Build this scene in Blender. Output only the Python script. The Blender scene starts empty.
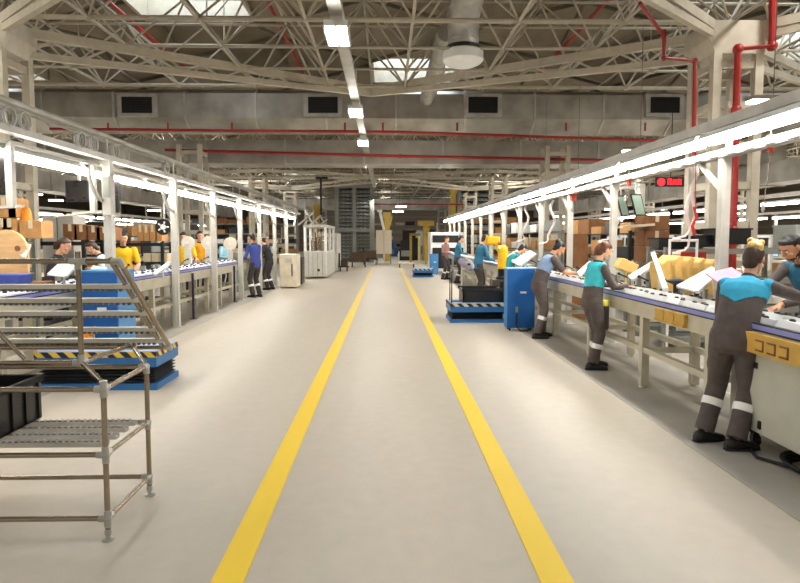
import bpy, bmesh, math, random
from mathutils import Vector, Matrix
random.seed(7)
sc = bpy.context.scene
C = sc.collection
PI = math.pi
V = Vector
# ---------------------------------------------------------------- camera numbers and helpers to measure the place
F = 580.0; TP = .064; EYE = 1.62
pitch = math.atan(TP); cp, sp = math.cos(pitch), math.sin(pitch)
CY = 239 + F*TP
yaw = math.atan(14/F*cp)
cyw, syw = math.cos(yaw), math.sin(yaw)
def ray(px, py):
    x = (px-400)/F; z = -(py-CY)/F
    y2 = cp+z*sp; z2 = -sp+z*cp
    return x*cyw+y2*syw, -x*syw+y2*cyw, z2
def ground(px, py, z=0):
    d = ray(px, py); t = (z-EYE)/d[2]; return V((d[0]*t, d[1]*t, z))
def at(px, py, Y):
    d = ray(px, py); t = Y/d[1]; return V((d[0]*t, Y, EYE+d[2]*t))
# ---------------------------------------------------------------- materials
def srgb(c):
    return tuple(((v/255)/12.92 if v/255 <= .04045 else ((v/255+.055)/1.055)**2.4) for v in c)
MATS = {}
def mat(name, col, rough=.5, metal=0, var=.06, scale=6, bump=0, emit=0, spec=.5, col2=None, stretch=None):
    if name in MATS: return MATS[name]
    m = bpy.data.materials.new(name); m.use_nodes = True
    nt = m.node_tree; N = nt.nodes; L = nt.links
    b = N['Principled BSDF']
    c = srgb(col)
    b.inputs['Roughness'].default_value = rough
    b.inputs['Metallic'].default_value = metal
    b.inputs['Specular IOR Level'].default_value = spec
    b.inputs['Base Color'].default_value = (*c, 1)
    if emit:
        b.inputs['Emission Color'].default_value = (*c, 1)
        b.inputs['Emission Strength'].default_value = emit
    elif var or bump:
        tc = N.new('ShaderNodeTexCoord'); mp = N.new('ShaderNodeMapping')
        if stretch: mp.inputs['Scale'].default_value = stretch
        L.new(tc.outputs['Object'], mp.inputs[0])
        nz = N.new('ShaderNodeTexNoise'); nz.inputs['Scale'].default_value = scale; nz.inputs['Detail'].default_value = 5
        L.new(mp.outputs[0], nz.inputs[0])
        rp = N.new('ShaderNodeValToRGB')
        d = [max(0, v*(1-var*1.6)) for v in c]; l = [min(1, v*(1+var*1.6)) for v in c]
        if col2: l = srgb(col2); d = c
        rp.color_ramp.elements[0].position = .35; rp.color_ramp.elements[1].position = .68
        rp.color_ramp.elements[0].color = (*d, 1); rp.color_ramp.elements[1].color = (*l, 1)
        L.new(nz.outputs[0], rp.inputs[0]); L.new(rp.outputs[0], b.inputs['Base Color'])
        if bump:
            bp = N.new('ShaderNodeBump'); bp.inputs['Strength'].default_value = bump; bp.inputs['Distance'].default_value = .02
            L.new(nz.outputs[0], bp.inputs['Height']); L.new(bp.outputs[0], b.inputs['Normal'])
    MATS[name] = m
    return m
steel_white = mat('painted_steel', (188, 180, 162), .5, 0, .05)
truss_m = mat('truss_paint', (168, 160, 142), .5, 0, .05)
alu = mat('aluminium_profile', (212, 210, 204), .38, .35, .04)
galv = mat('galvanised_sheet', (178, 176, 170), .42, .55, .16, 3, col2=(205, 203, 198))
duct_m = mat('duct_sheet', (150, 146, 138), .42, .5, .12, 1.3, .1, col2=(186, 183, 176))
chrome = mat('pipe_metal', (160, 148, 132), .25, .85, .05)
joint_m = mat('cast_joint', (184, 184, 180), .35, .6, .04)
dark_gap = mat('dark_slot', (38, 37, 38), .8)
black_m = mat('black_plastic', (26, 27, 30), .35, 0, .05)
rubber = mat('black_rubber', (22, 22, 23), .7, 0, .05)
bellow_m = mat('bellows_cloth', (30, 31, 36), .6, 0, .1)
blue_m = mat('blue_paint', (22, 92, 165), .4, 0, .04)
lblue_m = mat('light_blue_paint', (72, 138, 196), .4, 0, .04)
bluedeck = mat('worn_blue_deck', (150, 172, 205), .45, .1, .1, 5)
lift_blue = mat('lift_blue_paint', (38, 104, 165), .4, 0, .06)
red_m = mat('red_pipe_paint', (158, 34, 30), .4, 0, .06)
redor = mat('orange_red_plastic', (222, 84, 62), .4)
roof_m = mat('roof_deck', (132, 120, 102), .8, 0, .08, 1.5)
yellow_m = mat('yellow_cover', (246, 196, 20), .5, 0, .05)
yframe = mat('yellow_frame_paint', (176, 146, 52), .5, 0, .05)
card = mat('cardboard', (190, 142, 88), .8, 0, .08, 8)
card2 = mat('brown_cardboard', (136, 92, 56), .8, 0, .08, 8)
tape_m = mat('parcel_tape', (222, 205, 175), .4, 0, .03)
foam_m = mat('yellow_foam', (224, 186, 112), .85, 0, .06, 10, .1)
ply = mat('pale_plywood', (226, 184, 134), .6, 0, .07, 4, 0, stretch=(1, 1, 6))
white_m = mat('white_plastic', (236, 236, 234), .4, 0, .02)
cream = mat('cream_paint', (226, 214, 190), .5, 0, .04)
machine_m = mat('machine_grey', (196, 194, 186), .5, .1, .04)
greybox = mat('grey_sheet_cover', (186, 186, 172), .5, 0, .03)
apron_m = mat('conveyor_profile', (198, 192, 172), .45, .25, .05)
rail_blue = mat('blue_side_rail', (140, 146, 216), .4, 0, .04)
pallet_green = mat('grey_green_cloth', (150, 154, 140), .7, 0, .1)
screen_m = mat('dark_screen', (34, 32, 32), .25, 0, .05)
sheet_green = mat('pale_green_sheet', (186, 216, 200), .6, 0, .03)
pink_m = mat('pink_sheet', (236, 140, 165), .6, 0, .03)
binm = mat('grey_blue_bin', (172, 180, 176), .5, 0, .06)
tower_m = mat('tower_steel', (138, 140, 134), .5, .3, .05)
ochre = mat('ochre_tray', (206, 164, 72), .6, 0, .08)
lilac = mat('lilac_cover', (168, 162, 178), .7, 0, .08)
teal_m = mat('teal_cloth', (40, 150, 165), .8, 0, .06)
orange_m = mat('orange_plastic', (235, 150, 40), .5, 0, .04)
tube_e = mat('lit_tube', (255, 250, 240), .4, emit=31)
tube_l = mat('lit_tube_soft', (255, 250, 240), .4, emit=19)
lamp_e = mat('lit_highbay', (255, 252, 244), .4, emit=28)
far_e = mat('lit_far_lamp', (255, 250, 238), .4, emit=16)
led_red = mat('red_led', (255, 30, 40), .4, emit=2.2)

def floor_material():
    m = bpy.data.materials.new('epoxy_floor'); m.use_nodes = True
    nt = m.node_tree; N = nt.nodes; L = nt.links; b = N['Principled BSDF']
    tc = N.new('ShaderNodeTexCoord')
    n1 = N.new('ShaderNodeTexNoise'); n1.inputs['Scale'].default_value = .35; n1.inputs['Detail'].default_value = 6
    mp = N.new('ShaderNodeMapping'); mp.inputs['Scale'].default_value = (1.6, .35, 1)
    L.new(tc.outputs['Object'], mp.inputs[0]); L.new(mp.outputs[0], n1.inputs[0])
    r1 = N.new('ShaderNodeValToRGB'); r1.color_ramp.elements[0].position = .3; r1.color_ramp.elements[1].position = .7
    r1.color_ramp.elements[0].color = (*srgb((190, 180, 164)), 1); r1.color_ramp.elements[1].color = (*srgb((206, 196, 180)), 1)
    L.new(n1.outputs[0], r1.inputs[0])
    n2 = N.new('ShaderNodeTexNoise'); n2.inputs['Scale'].default_value = 9; n2.inputs['Detail'].default_value = 8
    L.new(tc.outputs['Object'], n2.inputs[0])
    mx = N.new('ShaderNodeMixRGB'); mx.blend_type = 'MULTIPLY'; mx.inputs[0].default_value = .16
    L.new(r1.outputs[0], mx.inputs[1]); L.new(n2.outputs[0], mx.inputs[2])
    L.new(mx.outputs[0], b.inputs['Base Color'])
    b.inputs['Roughness'].default_value = .42; b.inputs['Specular IOR Level'].default_value = .35
    bp = N.new('ShaderNodeBump'); bp.inputs['Strength'].default_value = .04; L.new(n2.outputs[0], bp.inputs['Height']); L.new(bp.outputs[0], b.inputs['Normal'])
    return m
floor_m = floor_material()
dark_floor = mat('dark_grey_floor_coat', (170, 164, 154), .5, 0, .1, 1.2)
line_m = bpy.data.materials.new('worn_yellow_floor_paint'); line_m.use_nodes = True
def _line():
    nt = line_m.node_tree; N = nt.nodes; L = nt.links; b = N['Principled BSDF']; b.inputs['Roughness'].default_value = .5
    tc = N.new('ShaderNodeTexCoord'); sp_ = N.new('ShaderNodeSeparateXYZ'); L.new(tc.outputs['Object'], sp_.inputs[0])
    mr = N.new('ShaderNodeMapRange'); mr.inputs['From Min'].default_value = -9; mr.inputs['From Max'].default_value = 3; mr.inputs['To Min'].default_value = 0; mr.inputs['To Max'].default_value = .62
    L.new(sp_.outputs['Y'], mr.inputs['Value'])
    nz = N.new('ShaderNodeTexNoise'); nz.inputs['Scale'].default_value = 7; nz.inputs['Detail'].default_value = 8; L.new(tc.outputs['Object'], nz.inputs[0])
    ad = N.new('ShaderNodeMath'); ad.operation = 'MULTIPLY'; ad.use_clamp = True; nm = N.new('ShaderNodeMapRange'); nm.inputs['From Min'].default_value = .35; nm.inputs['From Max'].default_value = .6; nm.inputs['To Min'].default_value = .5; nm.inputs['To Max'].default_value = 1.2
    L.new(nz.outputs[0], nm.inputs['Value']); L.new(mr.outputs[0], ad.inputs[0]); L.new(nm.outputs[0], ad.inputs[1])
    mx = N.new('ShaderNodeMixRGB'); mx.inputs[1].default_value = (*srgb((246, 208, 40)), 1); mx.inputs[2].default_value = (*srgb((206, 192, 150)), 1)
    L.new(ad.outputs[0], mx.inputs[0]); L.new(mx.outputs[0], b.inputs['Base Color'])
_line()

def stripe_material(name, c1, c2, sx, sy, sz, duty=.5):
    m = bpy.data.materials.new(name); m.use_nodes = True
    nt = m.node_tree; N = nt.nodes; L = nt.links; b = N['Principled BSDF']
    tc = N.new('ShaderNodeTexCoord'); dt = N.new('ShaderNodeVectorMath'); dt.operation = 'DOT_PRODUCT'
    dt.inputs[1].default_value = (sx, sy, sz); L.new(tc.outputs['Object'], dt.inputs[0])
    fr = N.new('ShaderNodeMath'); fr.operation = 'FRACT'; L.new(dt.outputs['Value'], fr.inputs[0])
    gt = N.new('ShaderNodeMath'); gt.operation = 'GREATER_THAN'; gt.inputs[1].default_value = duty; L.new(fr.outputs[0], gt.inputs[0])
    mx = N.new('ShaderNodeMixRGB'); mx.inputs[1].default_value = (*srgb(c1), 1); mx.inputs[2].default_value = (*srgb(c2), 1)
    L.new(gt.outputs[0], mx.inputs[0]); L.new(mx.outputs[0], b.inputs['Base Color']); b.inputs['Roughness'].default_value = .5
    return m
hazard_yel = stripe_material('hazard_yellow_black', (28, 28, 30), (226, 190, 70), 6, 0, 6)
hazard_side = stripe_material('hazard_yellow_black_side', (28, 28, 30), (226, 190, 70), 0, 7, 6)
hazard_wht = stripe_material('hazard_white_black', (28, 28, 30), (205, 195, 170), 5.5, 0, 6)
deck_ribs = stripe_material('wall_cladding', (116, 107, 94), (134, 125, 110), 0, 0, 1.1, .86)

# ---------------------------------------------------------------- mesh builder
def frame_of(d):
    d = d.normalized(); up = V((0, 0, 1)) if abs(d.z) < .95 else V((0, 1, 0))
    a = d.cross(up).normalized(); b = a.cross(d).normalized()
    return a, b
class MB:
    def __init__(s): s.v = []; s.f = []; s.m = []
    def add(s, vs, fs, mi=0):
        o = len(s.v); s.v += [V(p) for p in vs]
        for f in fs: s.f.append([o+i for i in f]); s.m.append(mi)
        return s
    def box(s, x0, x1, y0, y1, z0, z1, mi=0):
        return s.add([(x0, y0, z0), (x1, y0, z0), (x1, y1, z0), (x0, y1, z0), (x0, y0, z1), (x1, y0, z1), (x1, y1, z1), (x0, y1, z1)],
                     [(0, 3, 2, 1), (4, 5, 6, 7), (0, 1, 5, 4), (1, 2, 6, 5), (2, 3, 7, 6), (3, 0, 4, 7)], mi)
    def slab(s, c, a, b, n, mi=0):
        """box round centre c with half-vectors a, b, n"""
        c = V(c); a = V(a); b = V(b); n = V(n)
        vs = [c+a*i+b*j+n*k for k in (-1, 1) for j, i in ((-1, -1), (-1, 1), (1, 1), (1, -1))]
        return s.add(vs, [(0, 3, 2, 1), (4, 5, 6, 7), (0, 1, 5, 4), (1, 2, 6, 5), (2, 3, 7, 6), (3, 0, 4, 7)], mi)
    def bar(s, p, q, w, h=None, mi=0):
        p = V(p); q = V(q); h = h or w; d = q-p; a, b = frame_of(d)
        return s.slab((p+q)/2, a*w/2, b*h/2, d/2, mi)
    def tube(s, pts, r, n=8, mi=0, cap=True):
        pts = [V(p) for p in pts]; o = len(s.v); k = len(pts)
        rr = r if isinstance(r, (list, tuple)) else [r]*k
        prev = None
        for i, p in enumerate(pts):
            d = (pts[min(i+1, k-1)]-pts[max(i-1, 0)])
            if prev is None: a, b = frame_of(d)
            else:
                dn = d.normalized(); a = (prev-dn*prev.dot(dn)).normalized(); b = dn.cross(a)*-1
                b = a.cross(dn)
            prev = a
            for j in range(n):
                t = 2*PI*j/n; s.v.append(p+(a*math.cos(t)+b*math.sin(t))*rr[i])
        for i in range(k-1):
            for j in range(n):
                s.f.append([o+i*n+j, o+i*n+(j+1) % n, o+(i+1)*n+(j+1) % n, o+(i+1)*n+j]); s.m.append(mi)
        if cap:
            s.f.append([o+j for j in range(n)][::-1]); s.m.append(mi)
            s.f.append([o+(k-1)*n+j for j in range(n)]); s.m.append(mi)
        return s
    def lathe(s, prof, c=(0, 0, 0), axis=(0, 0, 1), n=20, mi=0):
        """prof: list of (radius, distance along axis)"""
        c = V(c); ax = V(axis).normalized(); a, b = frame_of(ax); o = len(s.v)
        for r, z in prof:
            for j in range(n):
                t = 2*PI*j/n; s.v.append(c+ax*z+(a*math.cos(t)+b*math.sin(t))*r)
        for i in range(len(prof)-1):
            for j in range(n):
                s.f.append([o+i*n+j, o+i*n+(j+1) % n, o+(i+1)*n+(j+1) % n, o+(i+1)*n+j]); s.m.append(mi)
        s.f.append([o+j for j in range(n)][::-1]); s.m.append(mi)
        s.f.append([o+(len(prof)-1)*n+j for j in range(n)]); s.m.append(mi)
        return s
    def ball(s, c, rx, ry, rz, n=12, rot=None, mi=0):
        c = V(c); o = len(s.v); m = n//2+1
        for i in range(m+1):
            ph = PI*i/m
            for j in range(n):
                t = 2*PI*j/n; p = V((rx*math.sin(ph)*math.cos(t), ry*math.sin(ph)*math.sin(t), rz*math.cos(ph)))
                if rot is not None: p = rot @ p
                s.v.append(c+p)
        for i in range(m):
            for j in range(n):
                s.f.append([o+i*n+j, o+(i+1)*n+j, o+(i+1)*n+(j+1) % n, o+i*n+(j+1) % n]); s.m.append(mi)
        return s
    def rings(s, rs, mi=0):
        """loft: list of (centre, side vector, front vector), elliptical rings of 16"""
        n = 16; o = len(s.v)
        for c, a, b in rs:
            for j in range(n):
                t = 2*PI*j/n; s.v.append(V(c)+V(a)*math.cos(t)+V(b)*math.sin(t))
        for i in range(len(rs)-1):
            for j in range(n):
                s.f.append([o+i*n+j, o+i*n+(j+1) % n, o+(i+1)*n+(j+1) % n, o+(i+1)*n+j]); s.m.append(mi)
        s.f.append([o+j for j in range(n)][::-1]); s.m.append(mi)
        s.f.append([o+(len(rs)-1)*n+j for j in range(n)]); s.m.append(mi)
        return s
    def prism(s, poly, y0, y1, plane='xz', mi=0):
        n = len(poly); pt = (lambda u, w, y: (u, y, w)) if plane == 'xz' else ((lambda u, w, y: (y, u, w)) if plane == 'yz' else (lambda u, w, y: (u, w, y)))
        vs = [pt(u, w, y0) for u, w in poly]+[pt(u, w, y1) for u, w in poly]
        return s.add(vs, [list(range(n))[::-1], [n+i for i in range(n)]]+[(i, (i+1) % n, n+(i+1) % n, n+i) for i in range(n)], mi)
    def mesh(s, name, origin):
        me = bpy.data.meshes.new(name); me.from_pydata([p-origin for p in s.v], [], s.f)
        me.polygons.foreach_set('material_index', s.m)
        bm = bmesh.new(); bm.from_mesh(me)
        bmesh.ops.remove_doubles(bm, verts=bm.verts, dist=1e-6)
        bmesh.ops.recalc_face_normals(bm, faces=bm.faces); bm.to_mesh(me); bm.free()
        return me
    def build(s, name, mats, parent=None, smooth=False, bevel=0):
        if not isinstance(mats, (list, tuple)): mats = [mats]
        if parent is not None: org = world_of(parent)
        else:
            xs = [p.x for p in s.v]; ys = [p.y for p in s.v]; zs = [p.z for p in s.v]
            org = V(((min(xs)+max(xs))/2, (min(ys)+max(ys))/2, min(zs)))
        me = s.mesh(name, org)
        for m in mats: me.materials.append(m)
        o = bpy.data.objects.new(name, me); C.objects.link(o)
        if parent is not None: o.parent = parent
        else: o.location = org
        if smooth:
            me.polygons.foreach_set('use_smooth', [True]*len(me.polygons))
            try: me.set_sharp_from_angle(angle=math.radians(40))
            except Exception: pass
        if bevel:
            b = o.modifiers.new('edge', 'BEVEL'); b.width = bevel; b.segments = 2; b.limit_method = 'ANGLE'
        return o
def world_of(o):
    p = V((0, 0, 0))
    while o is not None: p = p+V(o.location); o = o.parent
    return p
def tag(o, label=None, cat=None, group=None, kind=None):
    if label: o['label'] = label
    if cat: o['category'] = cat
    if group: o['group'] = group
    if kind: o['kind'] = kind
    return o
def thing(name, loc, label, cat, group=None, kind=None):
    o = bpy.data.objects.new(name, None); o.empty_display_size = .1; C.objects.link(o); o.location = V(loc)
    return tag(o, label, cat, group, kind)
def copy_tree(o, parent=None, loc=None, rotz=None, label=None):
    c = o.copy(); C.objects.link(c)
    if parent is not None: c.parent = parent; c.matrix_parent_inverse = Matrix()
    if loc is not None: c.location = V(loc)
    if rotz is not None: c.rotation_euler = (0, 0, rotz)
    if label: c['label'] = label
    for ch in list(o.children): copy_tree(ch, c)
    return c
ORD = ['first', 'second', 'third', 'fourth', 'fifth', 'sixth', 'seventh', 'eighth', 'ninth', 'tenth', 'eleventh', 'twelfth',
       'thirteenth', 'fourteenth', 'fifteenth', 'sixteenth', 'seventeenth', 'eighteenth', 'nineteenth', 'twentieth', 'twenty-first', 'twenty-second',
       'twenty-third', 'twenty-fourth', 'twenty-fifth', 'twenty-sixth', 'twenty-seventh', 'twenty-eighth', 'twenty-ninth', 'thirtieth']
# ================================================================ THE SETTING
YN, YF = -9.0, 76.0
XL, XR = -33.5, 32.5
fl = MB(); fl.add([(XL, YN, 0), (XR, YN, 0), (XR, YF, 0), (XL, YF, 0)], [(0, 1, 2, 3)])
fl.box(XL, XR, YN, YF, -.2, -.001)
tag(fl.build('floor', floor_m), kind='structure')
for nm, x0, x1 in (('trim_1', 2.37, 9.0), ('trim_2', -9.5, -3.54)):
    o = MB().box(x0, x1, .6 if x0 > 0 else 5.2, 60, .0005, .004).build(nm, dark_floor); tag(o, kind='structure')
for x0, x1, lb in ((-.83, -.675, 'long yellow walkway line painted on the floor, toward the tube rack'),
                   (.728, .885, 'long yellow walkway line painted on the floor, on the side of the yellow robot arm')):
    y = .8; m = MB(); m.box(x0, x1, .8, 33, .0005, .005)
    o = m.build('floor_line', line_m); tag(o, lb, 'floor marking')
# walls
tag(MB().box(XL-.3, XL, YN, YF, 0, 10).build('wall_left', deck_ribs), kind='structure')
tag(MB().box(XR, XR+.3, YN, YF, 0, 10).build('wall_right', deck_ribs), kind='structure')
tag(MB().box(XL, XR, YF, YF+.3, 0, 10).build('wall_back', deck_ribs), kind='structure')
tag(MB().box(XL, XR, YN-.3, YN, 0, 10).build('wall_front', cream), kind='structure')  # unseen wall behind the camera, added to shut out sky light
# ceiling deck: folded 3 m facets with open skylight cells
GX = [-33.5+3*i for i in range(23)]; GY = [-7.7+3*j for j in range(29)]
def hz(i, j): return 7.45+.75*((i+j) % 2)
def cell(x, y):
    return min(range(22), key=lambda i: abs(GX[i]+1.5-x)), min(range(28), key=lambda j: abs(GY[j]+1.5-y))
sky = {cell(-5, 14.8), cell(1, 20.8), cell(-14, 20.8), cell(13, 17.8), cell(10, 11.8), cell(7, 11.8)}
for y in (-4.7, 1.3, 4.3):  # unseen skylights overhead and behind the camera, added to light the hall
    for x in (-20, -2, 4, 13): sky.add(cell(x, y))
for y in (41.8, 53.8):
    for x in (-23, -8, 4, 16): sky.add(cell(x, y))
m = MB(); pn = 0
for i in range(22):
    for j in range(28):
        if (i, j) in sky: continue
        a, b = GX[i], GX[i+1]; c, d = GY[j], GY[j+1]
        p = [V((a, c, hz(i, j))), V((b, c, hz(i+1, j))), V((b, d, hz(i+1, j+1))), V((a, d, hz(i, j+1)))]
        m.add(p+[q+V((0, 0, .12)) for q in p], [(0, 2, 1), (0, 3, 2), (4, 5, 6), (4, 6, 7), (0, 1, 5, 4), (1, 2, 6, 5), (2, 3, 7, 6), (3, 0, 4, 7)])
tag(m.build('ceiling', roof_m), kind='structure')
# purlins under the deck (dark lines at every fold)
pur = mat('purlin_paint', (112, 104, 90), .6, 0, .05)
m = MB()
for i in range(23):
    for j in range(28): m.bar((GX[i], GY[j], hz(i, j)-.06), (GX[i], GY[j+1], hz(i, j+1)-.06), .08, .1)
for j in range(29):
    for i in range(22): m.bar((GX[i], GY[j], hz(i, j)-.06), (GX[i+1], GY[j], hz(i+1, j)-.06), .08, .1)
tag(m.build('purlin_beam', pur), kind='structure')
# translucent skylight glass
gl = bpy.data.materials.new('skylight_glass'); gl.use_nodes = True
nt = gl.node_tree; nt.nodes.clear()
out = nt.nodes.new('ShaderNodeOutputMaterial'); tr = nt.nodes.new('ShaderNodeBsdfTransparent'); gs = nt.nodes.new('ShaderNodeBsdfGlossy'); mx = nt.nodes.new('ShaderNodeMixShader')
tr.inputs[0].default_value = (.93, .95, .97, 1); gs.inputs['Roughness'].default_value = .1; mx.inputs[0].default_value = .06
nt.links.new(tr.outputs[0], mx.inputs[1]); nt.links.new(gs.outputs[0], mx.inputs[2]); nt.links.new(mx.outputs[0], out.inputs[0])
for k, (i, j) in enumerate(sorted(sky)):
    a, b = GX[i], GX[i+1]; c, d = GY[j], GY[j+1]; n = f'window_{k+1}'
    root = thing(n, ((a+b)/2, (c+d)/2, hz(i, j)), None, None, kind='structure')
    z = 8.3
    g = MB(); g.box(a, b, c, d, z, z+.02); g.build('pane', gl, root)
    f = MB()
    for (x0, x1, y0, y1) in ((a, a+.09, c, d), (b-.09, b, c, d), (a, b, c, c+.09), (a, b, d-.09, d)):
        f.box(x0, x1, y0, y1, 7.5, 8.36)
    f.bar(((a+b)/2, c, z-.02), ((a+b)/2, d, z-.02), .05); f.bar((a, (c+d)/2, z-.02), (b, (c+d)/2, z-.02), .05)
    f.build('window_frame', steel_white, root)
# space frame: every transverse and longitudinal truss a member of the setting
BX = [-5.08+1.85*i for i in range(-12, 16)]; BY = [4.45+1.46*j for j in range(8)]+[23.6+3*j for j in range(16)]
ZB, ZT = 5.4, 6.6
for j, y in enumerate(BY):
    m = MB()
    near = y < 16; n = 6 if near else 4; hy = .73 if near else 1.5
    m.tube([(BX[0], y, ZB), (BX[-1], y, ZB)], .044 if j % 3 == 1 else .03, n)
    for i, x in enumerate(BX):
        for sx in (-.925, .925):
            for sy in (-hy, hy):
                if (i+j) % 2 == 0 or sy*sx > 0: m.tube([(x, y, ZB), (x+sx, y+sy, ZT)], .024, n)
        if near: m.ball((x, y, ZB), .07, .07, .07, 8)
    m.build('truss_beam', truss_m)['kind'] = 'structure'
    m = MB(); m.tube([(BX[0], y+hy, ZT), (BX[-1], y+hy, ZT)], .032, n)
    for x in BX[::2]: m.tube([(x+.925, y+hy, ZT), (x+.925, y+hy, 7.9)], .02, 4); m.tube([(x+.925, y+hy, ZT), (x+1.9, y+hy, 7.7)], .02, 4)
    m.build('chord_beam', truss_m)['kind'] = 'structure'
for i, x in enumerate(BX):
    for ya, yb in ((BY[0], BY[7]), (BY[8], BY[-1])):
        m = MB(); m.tube([(x, ya, ZB), (x, yb, ZB)], .03, 6); m.build('chord_beam', truss_m)['kind'] = 'structure'
    m = MB(); m.tube([(x+.925, BY[0], ZT), (x+.925, BY[-1], ZT)], .03, 5)
    m.build('chord_beam', truss_m)['kind'] = 'structure'
# lattice columns and the diagonal girders that meet on them
colx = [-19.2, -6.72, 5.97, 18.6]
coly = [10.3, 20.6, 31, 41.3, 51.6, 61.9]
def column(x, y):
    t = thing('lattice_column', (x, y, 0), None, None, kind='structure')
    s = .36
    for a in (-s, s):
        for b in (-s, s):
            m = MB(); m.box(x+a-.07, x+a+.07, y+b-.07, y+b+.07, 0, 4.85); m.build('chord', steel_white, t)
    m = MB()
    for k in range(7):
        z = .5+k*.68
        for (p, q) in (((-s, -s), (s, -s)), ((s, -s), (s, s)), ((s, s), (-s, s)), ((-s, s), (-s, -s))):
            m.bar((x+p[0], y+p[1], z), (x+q[0], y+q[1], z), .08, .12)
    m.build('batten', steel_white, t)
    if y > 12: return t
    m = MB(); m.prism([(x-.42, 4.75), (x+.42, 4.75), (x+.52, 5.0), (x+.5, 5.3), (x-.5, 5.3), (x-.52, 5.0)], y-.42, y+.42); m.build('capital', steel_white, t)
    return t
for y in coly:
    for x in colx: column(x, y)
def girder(p, q):
    m = MB(); p = V(p); q = V(q)
    m.bar(p+V((0, 0, .12)), q+V((0, 0, .1)), .12, .16); m.bar(p+V((0, 0, -.28)), q+V((0, 0, -.02)), .1, .12)
    for k in range(9):
        a = p.lerp(q, k/9); b = p.lerp(q, (k+.5)/9); c = p.lerp(q, (k+1)/9)
        m.bar(a+V((0, 0, .05)), b+V((0, 0, -.25+.2*k/9)), .04); m.bar(b+V((0, 0, -.25+.2*k/9)), c+V((0, 0, .05)), .04)
    m.build('girder_beam', steel_white)['kind'] = 'structure'
for y in [0.0, 10.3, 31.0]:
    for a, b in ((-6.72, 5.97), (-19.2, -6.72), (5.97, 18.6)):
        mid = (a+b)/2
        girder((a, y, 5.1), (mid, y+5.15, 5.42)); girder((b, y, 5.1), (mid, y+5.15, 5.42))
        if y != 10.3: girder((mid, y+5.15, 5.42), (a, y+10.3, 5.1)); girder((mid, y+5.15, 5.42), (b, y+10.3, 5.1))

# ================================================================ DUCTS AND PIPES
t = thing('air_duct', (0, 19, 4.4), 'broad silver sheet metal duct crossing the hall, with dark grilles', 'air duct')
m = MB(); prof = [(19, 5.5), (19, 6.28), (19.3, 6.45), (20.6, 6.45), (20.6, 5.3), (19.55, 5.1)]
m.prism(prof, -14, 17, 'yz'); m.build('duct_body', duct_m, t)
for k in range(14):
    x = -13.2+k*2.25
    m = MB(); m.prism([(18.96, 5.48), (18.96, 6.3), (19.28, 6.48), (20.62, 6.48), (20.62, 5.28), (19.53, 5.06)], x, x+.06, 'yz'); m.build('flange', galv, t)
for px in (137, 323, 483, 665):
    p = at(px, 105, 18.9)
    g = MB(); g.box(p.x-.62, p.x+.62, 18.9, 19.02, p.z-.36, p.z+.36); fo = g.build('grille_frame', galv, t)
    g = MB(); g.box(p.x-.47, p.x+.47, 18.87, 18.91, p.z-.25, p.z+.25)
    for k in range(7): g.box(p.x-.47, p.x+.47, 18.84, 18.88, p.z-.25+k*.075, p.z-.235+k*.075)
    g.build('grille', dark_gap, fo)
t = thing('air_duct', (0, 21.3, 4.4), 'plain lower sheet metal duct hanging behind the broad duct', 'air duct')
m = MB(); m.box(-12.5, 14.5, 20.9, 22.2, 4.3, 5.12); m.build('duct_body', duct_m, t)
for k in range(10): m = MB(); m.box(-12+k*2.8, -11.94+k*2.8, 20.87, 22.23, 4.27, 5.15); m.build('flange', galv, t)
for k, (y, z, x0, x1, w, lb) in enumerate(((52, 4.2, -20, 20, 1.2, 'dim sheet metal duct crossing the far part of the hall'),)):
    t = thing('air_duct', (0, y, z), lb, 'air duct'); m = MB(); m.box(x0, x1, y, y+1, z, z+w*.8); m.build('duct_body', duct_m, t)
    for q in range(int((x1-x0)/2.8)): m = MB(); m.box(x0+q*2.8, x0+.06+q*2.8, y-.03, y+1.03, z-.03, z+w*.8+.03); m.build('flange', galv, t)
for x, lb in ((-13.5, 'long sheet metal duct running lengthwise on the rack side of the hall'), (13.5, 'long sheet metal duct running lengthwise on the robot side of the hall')):
    m = MB(); m.box(x-.5, x+.5, 9, 51, 3.5, 4.2)
    for k in range(15): m.box(x-.53, x+.53, 9+k*2.8, 9.06+k*2.8, 3.47, 4.23)
    tag(m.build('air_duct', duct_m), lb, 'air duct')
# round duct with white drum diffuser
t = thing('round_duct', (1.6, 12, 5.3), 'shiny round duct bending down to a white drum diffuser', 'air duct')
a = at(463, 66, 12)
m = MB(); m.tube([(a.x-.05, 6.0, 6.35), (a.x-.02, 9.5, 6.3), (a.x, 11.3, 6.25), (a.x, 11.8, 6.1), (a.x, 12, 5.85), (a.x, 12, 5.46)], .31, 20); m.build('pipe', galv, t, True)
m = MB(); m.lathe([(.33, 0), (.33, .05)], (a.x, 12, 5.86), n=20); m.lathe([(.32, 0), (.32, .04)], (a.x, 12, 5.62), n=20)
for y in (7, 8, 9, 10, 11): m.tube([(a.x-.02, y, 6.3), (a.x-.02, y+.04, 6.3)], .33, 20)
m.build('seam_ring', galv, t, True)
m = MB(); m.lathe([(.3, 0), (.34, .03), (.34, .09), (.3, .1)], (a.x, 12, 5.42), n=24); m.build('collar', black_m, t)
m = MB(); m.lathe([(.25, 0), (.37, .06), (.41, .1), (.41, .26), (.36, .3)], (a.x, 12, 5.13), n=28); m.build('diffuser', white_m, t, True)
m = MB(); m.tube([(1.35, 13, 6.15), (1.3, 18.9, 6.1)], .22, 14)
for k in range(5): m.tube([(1.35, 13.4+k*1.2, 6.14), (1.35, 13.45+k*1.2, 6.14)], .24, 14)
tag(m.build('round_duct', galv, None, True), 'slim round duct feeding the broad duct beside the drum diffuser', 'air duct')
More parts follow.
